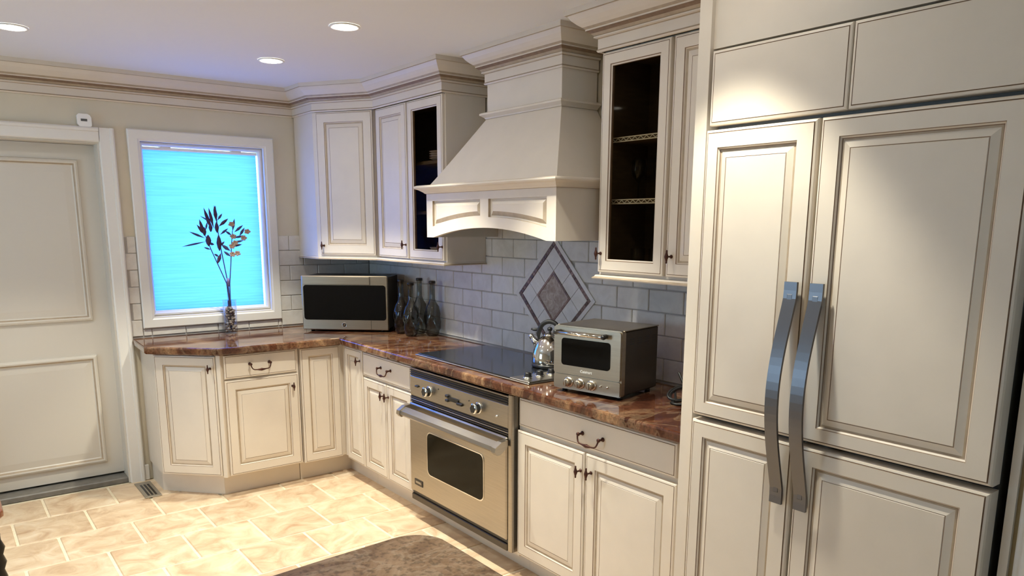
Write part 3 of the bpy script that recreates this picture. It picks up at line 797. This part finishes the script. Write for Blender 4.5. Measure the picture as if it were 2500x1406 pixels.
door_panel('grille_panel', t, .437, WG, 1.892, 2.105, y=.014, t=.034, slab=True)
def fridge_panel(d, x0, x1, z0, z1, fl_, fr_, fb_, ft_):
    """raised panel whose frame is wider at some sides"""
    mb = MB()
    R = [(0, .050, 0), (0, .010, 0), (.003, .004, 0), (.008, .0015, 0), (.0095, .0025, 1), (.011, 0, 1)]
    mb.rings(x0, x1, z0, z1, R, fill=False, back=0)
    xi0, xi1, zi0, zi1 = x0+fl_, x1-fr_, z0+fb_, z1-ft_
    o = len(mb.v); e = .011
    mb.v += [(x0+e, 0, z0+e), (x1-e, 0, z0+e), (x1-e, 0, z1-e), (x0+e, 0, z1-e), (xi0, 0, zi0), (xi1, 0, zi0), (xi1, 0, zi1), (xi0, 0, zi1)]
    for j in range(4):
        l = (j+1) % 4; mb.f.append([o+j, o+l, o+4+l, o+4+j]); mb.m.append(0); mb.s.append(False)
    mb.rings(xi0, xi1, zi0, zi1, [(0, 0, 0), (.0015, .0025, 1), (.005, .007, 0), (.007, .009, 1), (.012, .009, 2), (.015, .008, 0), (.030, .0025, 0), (.0318, .0035, 1), (.033, .002, 0)], fm=0)
    return mb.build('door_panel', ['cream', 'glaze', 'glaze2'], d)
doors = []
for nm, xa, xb in (('freezer', 0, .366), ('fridge', .374, WG)):
    d = MB().box(xa+.003, xb-.003, .051, .0515, .11, 1.876).build('door', 'black', t)
    sx = .046 if nm == 'freezer' else .055
    fr = .058 if nm == 'freezer' else .060
    fridge_panel(d, xa, xb, 1.003, 1.878, sx, fr, .045, .052)
    fridge_panel(d, xa, xb, .11, .988, sx, fr, .055, .052)
    hx = xb-.033 if nm == 'freezer' else xa+.036
    hb = MB(); N = 28; wv = .0195
    z0, z1 = .806, 1.447; V = []; F = []
    for i in range(N+1):
        q = i/N; z = z0+(z1-z0)*q; s_ = math.sin(PI*min(1, max(0, (q-.06)/.88)))**1.15
        y = -.020-.055*s_
        V += [(hx-wv, y, z), (hx+wv, y, z), (hx+wv, y+.008, z), (hx-wv, y+.008, z)]
    for i in range(N):
        for k in range(4): F.append((4*i+k, 4*i+(k+1) % 4, 4*i+4+(k+1) % 4, 4*i+4+k))
    F += [(3, 2, 1, 0), (4*N, 4*N+1, 4*N+2, 4*N+3)]
    hb.add(V, F); ho = hb.build('handle', 'steelv', d)
    for z in (z0+.045, z1-.045):
        pm = MB(); pm.box(hx-.009, hx+.009, -.022, .002, z-.012, z+.012, 0, .002); pm.build('handle_mount', 'steelv', d)

# ------------------------------------------------------------------ built-in oven
XO = 1.985
t = thing('oven', 'stainless steel built-in oven with a long bar handle under the worktop', 'oven', (XO, 3.480, 0), RIGHT)
WO = .870
MB().box(.004, WO+.026, .012, .55, .113, .850).build('oven_body', 'steel', t)
MB().box(WO+.002, WO+.030, -.004, .014, .113, .858, 0, .004).build('side_trim', 'steel', t)
vt = MB(); vt.box(0, WO, .004, .02, .806, .842)
vo = vt.build('top_vent', 'black', t)
for k in range(3): MB().box(.0, WO-.004, -.001, .006, .811+k*.0115, .8155+k*.0115, 0, .001).build('vent_slat', 'darksteel', vo)
MB().box(0, WO, -.003, .014, .842, .850, 0, .002).build('top_trim', 'steel', t)
cp = MB().box(0, WO, 0, .02, .697, .806, 0, .004).build('control_panel', 'steel', t)
kn = MB(); kn.lathe([(.028, 0), (.028, .004), (.025, .006)], 28, (0, 0, 0), 1, True, 'y')
kn.lathe([(.024, .006), (.023, .030), (.020, .036), (0, .036)], 6, (0, 0, 0), 0, False, 'y')
kn.lathe([(.0255, .026), (.0262, .030), (.0240, .034)], 28, (0, 0, 0), 1, True, 'y')
KN = kn.mesh('control_knob', ['black', 'chrome'])
for x in (.196, .640): share('control_knob', KN, cp, (x, -.001, .750))
ck = MB(); ck.slab(rrect(.378, .470, .738, .757, .006), -.006, .001); ck.box(.360, .385, -.012, .001, .752, .766, 0, .003); ck.box(.360, .385, -.012, .001, .730, .743, 0, .003); ck.box(.46, .505, -.011, .001, .730, .744, 0, .003)
ck.build('clock_panel', 'black', cp)
MB().box(.060, .090, -.010, .001, .752, .762, 0, .003).build('selector_switch', 'black', cp)
MB().lathe([(.0035, 0), (.003, .003)], 10, (.285, 0, .778), 0, True, 'y').build('indicator_lamp', 'black', cp)
MB().lathe([(.0035, 0), (.003, .003)], 10, (.560, 0, .770), 0, True, 'y').build('indicator_lamp', 'black', cp)
MB().lathe([(.006, 0), (.006, .004), (.003, .012)], 12, (.79, 0, .742), 0, True, 'y').build('indicator_lamp', 'chrome', cp)
v2 = MB().box(0, WO, .004, .02, .662, .697).build('door_vent', 'black', t)
for k in range(3): MB().box(0, WO, -.002, .006, .666+k*.0105, .6705+k*.0105, 0, .001).build('vent_slat', 'steel' if k == 1 else 'darksteel', v2)
od = MB().box(.004, WO, -.012, .014, .168, .660, 0, .006).build('oven_door', 'steel', t)
wf = MB(); wf.slab(rrect(.186, .698, .300, .538, .034), -.015, -.011, 0); wf.build('window_rim', 'chrome', od)
wg = MB(); wg.slab(rrect(.192, .692, .306, .532, .030), -.0165, -.014, 0); wg.build('window_glass', 'ovenglass', od)
hp = MB()
hp.add([(-.004+x*.878, y, z) for x in (0, 1) for y, z in ((-.040, .640), (-.072, .622), (-.078, .606), (-.066, .594), (-.052, .598), (-.036, .628))],
       [(i, (i+1) % 6, 6+(i+1) % 6, 6+i)[::-1] for i in range(6)] + [tuple(range(6)), tuple(range(6, 12))[::-1]])
hp.build('handle_bar', 'steel', od)
for x in (-.012, .852):
    eb = MB(); eb.add([(x+k*.030, y, z) for k in (0, 1) for y, z in ((-.010, .650), (-.046, .646), (-.080, .624), (-.084, .604), (-.070, .588), (-.050, .590), (-.010, .620))],
       [(i, (i+1) % 7, 7+(i+1) % 7, 7+i)[::-1] for i in range(7)] + [tuple(range(7)), tuple(range(7, 14))[::-1]]); eb.build('handle_bracket', 'steel', od)
bd = MB(); bd.slab(rrect(.050, .134, .212, .246, .004), -.014, -.011); bo = bd.build('badge', 'black', od)
MB().slab(rrect(.056, .128, .2175, .2405, .003), -.0148, -.0138).build('badge_plate', 'darksteel', bo)
text('badge_lettering', 'VIKING', .017, bo, (.092, -.0150, .229), 'chrome')
kp = MB(); kp.box(.004, WO, .002, .02, .114, .166); kk = kp.build('lower_vent', 'black', t)
MB().box(.004, WO, -.006, .006, .114, .148, 0, .003).build('kick_strip', 'darksteel', kk)

# ------------------------------------------------------------------ cooktop
t = thing('cooktop', 'black glass cooktop with a steel rim set in the granite', 'cooktop', (2.035, 3.510, ZT), RIGHT)
WC = .978; DC = .475
MB().box(0, WC, 0, DC, .0005, .007, 0, .003).build('rim', 'steel', t)
MB().box(.012, WC-.150, .012, DC-.008, .0065, .011, 0, .002).build('glass_top', 'cooktopglass', t)
MB().box(WC-.148, WC-.006, .008, DC-.008, .0065, .013, 0, .004).build('control_strip', 'steel', t)
ckn = MB(); ckn.lathe([(.021, 0), (.021, .006), (.017, .010), (.0165, .024), (.013, .028), (0, .028)], 20, (0, 0, 0), 0)
ckn.lathe([(.0215, .0), (.0225, .004), (.0205, .008)], 20, (0, 0, 0), 1)
CK = ckn.mesh('control_knob', ['black', 'chrome'])
for y in (.060, .130, .200, .270): share('control_knob', CK, t, (WC-.078, y, .0125))

# ------------------------------------------------------------------ kettle
t = thing('kettle', 'polished steel stovetop kettle with black loop handle', 'kettle', (2.360, 2.772, ZT+.0115))
kbm = MB(); kbm.lathe([(.080, 0), (.087, .004), (.088, .012), (.086, .020)], 36); kbm.build('base', 'black', t)
bd_ = MB(); bd_.lathe([(.086, .020), (.0875, .030), (.086, .055), (.080, .085), (.069, .112), (.054, .134), (.038, .150), (.030, .155)], 36); bd_.build('body', 'chrome', t)
lidm = MB(); lidm.lathe([(.031, .155), (.030, .160), (.018, .166), (.008, .168)], 28); lid = lidm.build('lid', 'chrome', t)
MB().lathe([(.005, .168), (.005, .174), (.012, .180), (.013, .188), (.009, .194), (0, .195)], 18).build('lid_knob', 'black', lid)
sd = Vector((-.42, .90, 0)).normalized()      # spout direction
sp_ = MB(); sp_.tube([sd*.060+Vector((0, 0, .105)), sd*.080+Vector((0, 0, .122)), sd*.096+Vector((0, 0, .140))], [.020, .016, .012], 14); so = sp_.build('spout', 'chrome', t)
MB().tube([sd*.094+Vector((0, 0, .136)), sd*.104+Vector((0, 0, .152))], [.0135, .0125], 14).build('spout_cap', 'chrome', so)
hn = MB(); pts = []
for k in range(17):
    a = PI*(1.02-1.04*k/16); pts.append(sd*(math.cos(a)*-.062) + Vector((0, 0, .150+.072*math.sin(a))))
hn.tube(pts, [.008]+[.011]*15+[.008], 12); ho = hn.build('handle', 'rubber', t)
for s_ in (-1, 1):
    MB().tube([sd*s_*.058+Vector((0, 0, .128)), sd*s_*.062+Vector((0, 0, .165))], [.006, .009], 8).build('handle_bracket', 'black', ho)
MB().tube([sd*.060+Vector((0, 0, .180)), sd*.088+Vector((0, 0, .176)), sd*.100+Vector((0, 0, .180))], [.008, .006, .005], 8).build('trigger', 'rubber', ho)

# ------------------------------------------------------------------ toaster oven
fa = math.atan2(-.327, .067)
t = thing('toaster_oven', 'stainless toaster oven with black window and three knobs', 'toaster oven', (2.068, 2.398, ZT), fa)
WT_, HT_, DT_ = .336, .268, .285
cz0 = .014
MB().box(.004, WT_-.004, .026, DT_, cz0+.002, cz0+HT_-.002, 0, .006).build('shell', 'darksteel', t)
MB().box(.002, WT_-.002, .020, DT_, cz0+HT_-.004, cz0+HT_, 0, .002).build('top_panel', 'steelwarm', t)
ff = MB(); ff.slab(rrect(0, WT_, cz0, cz0+HT_, .012), .004, .028); ff.build('front_frame', 'steelwarm', t)
dd = MB(); dd.slab(rrect(.003, WT_-.003, cz0+.066, cz0+HT_-.004, .010), -.006, .0045); tdoor = dd.build('oven_door', 'steelwarm', t)
MB().slab(rrect(.044, WT_-.050, cz0+.104, cz0+HT_-.050, .014), -.0085, -.0055).build('door_glass', 'blackglass', tdoor)
MB().tube([(.034, -.034, cz0+HT_-.026), (.260, -.034, cz0+HT_-.026)], .0075, 12).build('handle_bar', 'chrome', tdoor)
for x in (.034, .262): MB().tube([(x, -.006, cz0+HT_-.026), (x, -.030, cz0+HT_-.026), (x+(.012 if x > .1 else -.012), -.038, cz0+HT_-.026)], [.010, .010, .009], 12).build('handle_end', 'black', tdoor)
text('maker_lettering', 'Cuisinart', .016, tdoor, (.170, -.0065, cz0+.085), 'whiteplastic')
pan = MB(); pan.slab(rrect(.003, WT_-.003, cz0+.003, cz0+.063, .008), -.004, .0045); cpn = pan.build('control_panel', 'steelwarm', t)
tk = MB(); tk.lathe([(.0215, 0), (.0215, .003), (.018, .004)], 24, (0, 0, 0), 1, True, 'y'); tk.lathe([(.0165, .004), (.0155, .022), (.013, .024), (0, .024)], 24, (0, 0, 0), 0, True, 'y'); tk.box(-.003, .003, -.028, -.022, -.014, .014, 0, .001)
TK = tk.mesh('dial', ['steelwarm', 'chrome'])
for x in (.082, .140, .198): share('dial', TK, cpn, (x, -.004, cz0+.033))
MB().lathe([(.0045, 0), (.0045, .006), (.002, .008)], 12, (.242, -.004, cz0+.036), 0, True, 'y').build('toggle_switch', 'chrome', cpn)
MB().lathe([(.0045, 0), (.0045, .006), (.002, .008)], 12, (.276, -.004, cz0+.036), 0, True, 'y').build('indicator_lamp', 'chrome', cpn)
for g in range(4):
    for k in range(3):
        MB().box(WT_-.0045, WT_-.0035, .062+g*.058, .094+g*.058, cz0+HT_-.040-k*.010, cz0+HT_-.036-k*.010).build('side_louvre', 'black', t)
for x in (.03, WT_-.03):
    for y in (.04, DT_-.03): MB().lathe([(.011, 0), (.012, .004), (.010, .015)], 12, (x, y, .0003)).build('foot', 'black', t)
# its cord, coiled on the granite
cd = MB(); pts = [(2.40, 2.0, ZT+.10), (2.41, 1.985, ZT+.06)]
for k in range(66):
    a = .6+k/65*6.3*PI; rr_ = .052+.006*math.sin(a*.7); pts.append((2.345+rr_*math.cos(a)*1.25, 1.935+rr_*math.sin(a)*.62, ZT+.034+.018*math.sin(a+.8)-.010*k/65))
pts += [(2.30, 1.925, ZT+.008), (2.262, 1.915, ZT+.006), (2.262, 1.89, ZT+.006), (2.30, 1.86, ZT+.006), (2.36, 1.84, ZT+.006), (2.40, 1.80, ZT+.006), (2.42, 1.70, ZT+.006)]
cd.tube(pts, .005, 8); tag(cd.build('power_cord', 'rubber'), 'coiled black power cord on the granite behind the toaster oven', 'cord')

# ------------------------------------------------------------------ microwave
ma = math.atan2(-.378, .424)
t = thing('microwave', 'stainless microwave set diagonally in the corner of the worktop', 'microwave', (1.910, 4.738, ZT), ma)
WM, HM, DM, mz = .570, .352, .315, .012
MB().box(.006, WM-.006, .014, DM, mz+.004, mz+HM-.004, 0, .006).build('casing', 'black', t)
fm_ = MB(); fm_.box(0, WM, 0, .018, mz, mz+HM, 0, .005); fo = fm_.build('front_frame', 'steelwarm', t)
MB().slab(rrect(.014, WM-.014, mz+.066, mz+HM-.060, .018), -.003, .001).build('door_glass', 'blackglass', fo)
MB().box(.455, .457, -.0012, .002, mz+HM-.058, mz+HM-.004).build('door_seam', 'black', fo)
MB().box(.455, .457, -.0012, .002, mz+.004, mz+.064).build('door_seam', 'black', fo)
MB().box(.010, .452, -.004, .0, mz+HM-.057, mz+HM-.005, 0, .006).build('door_grip', 'steelwarm', fo)
eml = MB(); eml.lathe([(.016, 0), (.016, .003), (.0135, .0045), (.013, .003), (0, .003)], 28, (.278, 0, mz+.033), 0, True, 'y'); em = eml.build('emblem', 'chrome', fo)
MB().lathe([(.0128, .0032), (0, .0036)], 24, (.278, 0, mz+.033), 0, True, 'y').build('emblem_disc', 'black', em)
text('emblem_lettering', 'GE', .0135, em, (.278, -.0042, mz+.033), 'chrome')
for x in (.05, WM-.05):
    for y in (.05, DM-.04): MB().lathe([(.012, 0), (.013, .005), (.011, .016)], 12, (x, y, .0003)).build('foot', 'black', t)

# ------------------------------------------------------------------ bottles beside the microwave
def bottle(x, y, label, hgt=1.0):
    t = thing('glass_bottle', label, 'bottle', (x, y, ZT+.0005), 0, 'dimpled bottles beside the microwave')
    b = MB(); prof = [(.030, 0), (.040, .006), (.052, .045), (.058, .09), (.056, .14), (.044, .185), (.026, .215), (.019, .235), (.0185, .325), (.021, .328), (.0205, .338)]
    N = 22; V = []; F = []
    sub = []
    for i in range(len(prof)-1):
        for k in range(3): q = k/3; sub.append((prof[i][0]*(1-q)+prof[i+1][0]*q, prof[i][1]*(1-q)+prof[i+1][1]*q))
    sub.append(prof[-1])
    for i, (r, z) in enumerate(sub):
        for k in range(N):
            a = 2*PI*k/N
            d_ = 1+(.12*math.sin(z*95)*math.sin(5*a+math.floor(z/.033)*PI/2) if .01 < z < .20 else 0)
            V.append((r*d_*.88*math.cos(a), r*d_*.88*math.sin(a), z*hgt))
    for i in range(len(sub)-1):
        for k in range(N): F.append((i*N+k, i*N+(k+1) % N, (i+1)*N+(k+1) % N, (i+1)*N+k))
    F.append(tuple(range(N))[::-1]); F.append(tuple((len(sub)-1)*N+k for k in range(N)))
    b.add(V, F, 0, True); b.build('bottle_body', 'smoke', t)
    MB().lathe([(.0215, .330*hgt), (.0215, .344*hgt), (.016, .346*hgt)], 18).build('lip', 'black', t)
bottle(2.385, 4.275, 'dimpled glass bottle nearest the microwave')
bottle(2.375, 4.135, 'dimpled glass bottle at the front of the cluster', .97)
bottle(2.480, 4.205, 'dimpled glass bottle at the back of the cluster', 1.03)
bottle(2.490, 4.065, 'dimpled glass bottle nearest the tiled wall')

# ------------------------------------------------------------------ vase with branches
vx, vy = 1.505, 4.925
t = thing('vase', 'clear cylinder vase filled with dark pebbles on the granite by the window', 'vase', (vx, vy, ZT+.0005))
MB().lathe([(.040, 0), (.041, .004), (.041, .215), (.0395, .215), (.0385, .006), (0, .005)], 28).build('glass_cylinder', 'clear', t)
MB().lathe([(.0135, .140), (.0140, .150), (.0125, .25), (.0115, .335), (.0095, .335), (.0105, .25), (.0115, .142)], 20).build('stem_tube', 'clear', t)
for k in range(120):
    a = random.uniform(0, 2*PI); r_ = .0285*math.sqrt(random.random()); z = .013+.155*(k/120)
    pr = random.uniform(.0075, .0105); pm = MB(); pm.lathe([(.001, -pr*.8), (pr*.8, -pr*.45), (pr, 0), (pr*.8, pr*.45), (.001, pr*.8)], 8, (r_*math.cos(a), r_*math.sin(a), z)); pm.build('pebble', 'pebble', t)
br = thing('branch_bouquet', 'slender dark lily stems and tan blossoms standing in the vase', 'flowers', (vx, vy, ZT+.0005))
def stem(p, r0=.0042, m='stem', name='stem'):
    P = [Vector(q) for q in p]; out = []
    for i in range(len(P)-1):
        for k in range(5): out.append(P[i].lerp(P[i+1], k/5))
    out.append(P[-1]); return MB().tube(out, [r0*(1-.45*i/len(out)) for i in range(len(out))], 6).build(name, m, br)
def leaf(p, q, wid, m, name='leaf', parent=None):
    p, q = Vector(p), Vector(q); d_ = q-p; side = d_.cross(Vector((0, 1, 0))).normalized()*wid*1.45; up_ = Vector((0, -.004, 0))
    mid = p+d_*.45; mid2 = p+d_*.72
    V = [p, mid-side, mid+up_, mid+side, mid2-side*.75, mid2+up_*.8, mid2+side*.75, q]
    b = MB(); bk = Vector((0, .0012, 0))
    n_ = len(V); b.add(V+[v+bk for v in V], [(0, 1, 2), (0, 2, 3), (1, 4, 5, 2), (2, 5, 6, 3), (4, 7, 5), (5, 7, 6), (n_, n_+2, n_+1), (n_, n_+3, n_+2), (n_+1, n_+2, n_+5, n_+4), (n_+2, n_+3, n_+6, n_+5), (n_+4, n_+5, n_+7), (n_+5, n_+6, n_+7)])
    return b.build(name, m, parent or br)
# pixel-free layout in metres: x across the window, z up (photo scale about 2.75 mm per unit)
S = .00252
def pt(u, v, y=0): return (u*S, y, .32+v*S)     # u right of the neck, v above the neck
s1 = stem([(.004, 0, .02), (0, 0, .2), pt(-4, 0), pt(-36, 84), pt(-47, 118)])
s2 = stem([(-.004, .004, .02), (.001, .004, .2), pt(0, 0, .006), pt(-12, 90, .006), pt(-16, 130, .006), pt(-18, 190, .006)])
s3 = stem([(.002, -.005, .02), (.003, -.005, .2), pt(3, 0, -.008), pt(9, 50, -.008), pt(13, 92, -.008), pt(18, 130, -.008)])
MB().lathe([(.0085, -.026), (.0092, 0), (.0085, .026)], 12, (0, .001, .345-.02)).build('band', 'twine', br)
for (u, v, r_, hh, y) in ((-41, 106, .0140, .058, 0), (-49, 128, .0095, .045, 0), (-15, 100, .0125, .082, .006), (-18, 138, .0105, .055, .006), (-33, 138, .0095, .046, .006)):
    c = pt(u, v, y); MB().lathe([(.002, -hh*.6), (r_*.9, -hh*.35), (r_*1.3, 0), (r_*.85, hh*.35), (.002, hh*.62)], 10, c).build('bud', 'purple', br)
for (u0, v0, u1, v1, w_) in ((-46, 118, -66, 145, .007), (-50, 122, -60, 158, .007), (-30, 128, -46, 186, .008), (-26, 135, -36, 186, .007), (-18, 150, -20, 192, .008), (-14, 140, 12, 160, .007),
        (-48, 112, -86, 128, .005), (-46, 104, -104, 92, .004), (-12, 120, 10, 136, .005), (-40, 100, -26, 96, .006), (-14, 92, -2, 104, .005), (-12, 76, -24, 48, .008), (-18, 66, -30, 74, .005), (-36, 84, -52, 90, .004), (-16, 155, -4, 172, .005), (-46, 130, -40, 152, .004), (-30, 150, -58, 166, .003)):
    leaf(pt(u0, v0, .002), pt(u1, v1, random.uniform(-.012, .012)), w_, 'stem' if w_ < .007 else 'purple')
for (u0, v0, u1, v1, w_) in ((12, 92, 40, 96, .006), (10, 80, -10, 96, .008), (14, 100, 44, 106, .005), (16, 112, 52, 118, .005), (16, 118, 0, 130, .005), (18, 128, 26, 160, .006), (22, 126, 46, 144, .006), (34, 116, 48, 138, .006), (10, 66, -6, 80, .006)):
    leaf(pt(u0, v0, -.008), pt(u1, v1, random.uniform(-.02, .004)), w_, 'stem')
for (u, v) in ((14, 92), (18, 116), (22, 100), (16, 146), (44, 112), (26, 74), (14, 72), (54, 128)):
    for k in range(5):
        a = 2*PI*k/5+u; c = pt(u, v, -.012); leaf(c, (c[0]+.023*math.cos(a), c[1]-.004, c[2]+.018*math.sin(a)), .0065, 'tanpetal', 'petal')

# ------------------------------------------------------------------ small fixtures
t = thing('alarm_sensor', 'small white alarm sensor standing on the door casing', 'sensor', (.797, YB-.012, 2.1355))
sm_ = MB(); sm_.slab([(-.026, 0), (.030, 0), (.036, .006), (.036, .050), (.030, .062), (.018, .069), (-.026, .069), (-.036, .060), (-.036, .012)], -.018, .010); sm_.build('housing', 'whiteplastic', t)
MB().box(-.018, .014, -.020, -.017, .028, .041).build('sensor_window', 'greyplastic', t)
t = thing('floor_register', 'grey metal floor register between door casing and angled cabinet', 'vent', (.915, 4.832, .0008))
MB().box(-.046, .046, -.155, .155, 0, .005, 0, .0015).build('frame', 'vent', t)
for x in (-.020, 0, .020): MB().box(x-.006, x+.006, -.125, .10, .0046, .0056).build('slot', 'black', t)

# ------------------------------------------------------------------ island in the foreground, stool at the edge
isl = thing('kitchen_island', 'kitchen island with matte brown granite top in the near foreground', 'island', (.30, .70, 0))
def round_poly(x0, x1, y0, y1, r, n=8):
    return [(a, b) for a, b in rrect(x0, x1, y0, y1, r, n)]
MB().prism([(-.85, -.08), (.545, -.08), (.555, .20), (.555, .60)]+[(.555-.085+.085*math.cos(a), .640+.085*math.sin(a)+.012) for a in [PI/2*k/10 for k in range(1, 11)]]+[(.30, .728), (0, .705), (-.40, .672), (-.85, .64)], .865, .905, 0, .008).build('island_top', 'island', isl)
ib = MB(); ib.box(-.75, .48, 0, .58, .10, .865); ib.build('island_body', 'cream', isl)
MB().box(-.70, .43, .05, .53, 0, .10).build('toe_kick', 'cream', isl)
st2 = thing('stool', 'stool with red-brown wooden seat and black iron legs cut by the frame edge', 'stool', (-.085, 3.50, 0))
sp2 = MB(); sp2.prism(round_poly(-.20, .21, -.20, .20, .03, 4), .500, .532, 0, .008); sp2.build('seat', 'redwood', st2)
for sx in (-.17, .178):
    for sy in (-.16, .16):
        pr_ = [(.012, 0), (.016, .01), (.010, .03), (.012, .16), (.022, .20), (.013, .23), (.022, .26), (.014, .29), (.024, .32), (.015, .35), (.024, .38), (.013, .41), (.012, .47), (.018, .4995)]
        MB().lathe(pr_, 12, (sx, sy, 0)).build('leg', 'iron', st2)

# ------------------------------------------------------------------ recessed ceiling lights (in view, beyond the frame, and some added as fill)
def can(x, y, label, power=1.0):
    t = thing('ceiling_light', label, 'ceiling light', (x, y, ZC), 0, 'recessed ceiling lights')
    MB().lathe([(.066, -.0005), (.068, -.004), (.064, -.007), (.054, -.006), (.052, -.0008)], 32, cap=False).build('trim_ring', 'whiteplastic', t)
    MB().lathe([(.0535, -.0012), (.050, -.006), (.030, -.009), (0, -.010)], 32).build('lens', 'lens', t)
    l = bpy.data.lights.new('lamp', 'SPOT'); l.energy = SPOT_W*power; l.color = CAN_COL; l.spot_size = math.radians(82); l.spot_blend = .42; l.shadow_soft_size = .035
    lo = bpy.data.objects.new('lamp', l); C.objects.link(lo); lo.parent = t; lo.location = (0, 0, -.03)
can(1.568, 4.15, 'recessed ceiling light nearest the window', 1.18)
can(1.568, 3.256, 'recessed ceiling light in front of the range hood', 1.18)
can(.411, 4.18, 'recessed ceiling light above the door', .6)
can(1.568, 2.35, 'recessed ceiling light in front of the glazed cabinet', 1.18)
can(1.568, 1.42, 'recessed ceiling light in front of the refrigerator', .7)
can(.411, 3.256, 'recessed ceiling light over the middle of the floor', .45)
can(.411, 1.42, 'unseen fill light added over the island', .15)  # extra lamp added to lift the ambient level
can(-.75, 3.256, 'unseen fill light added over the far side of the room', .5)  # added out of view for more ambient light
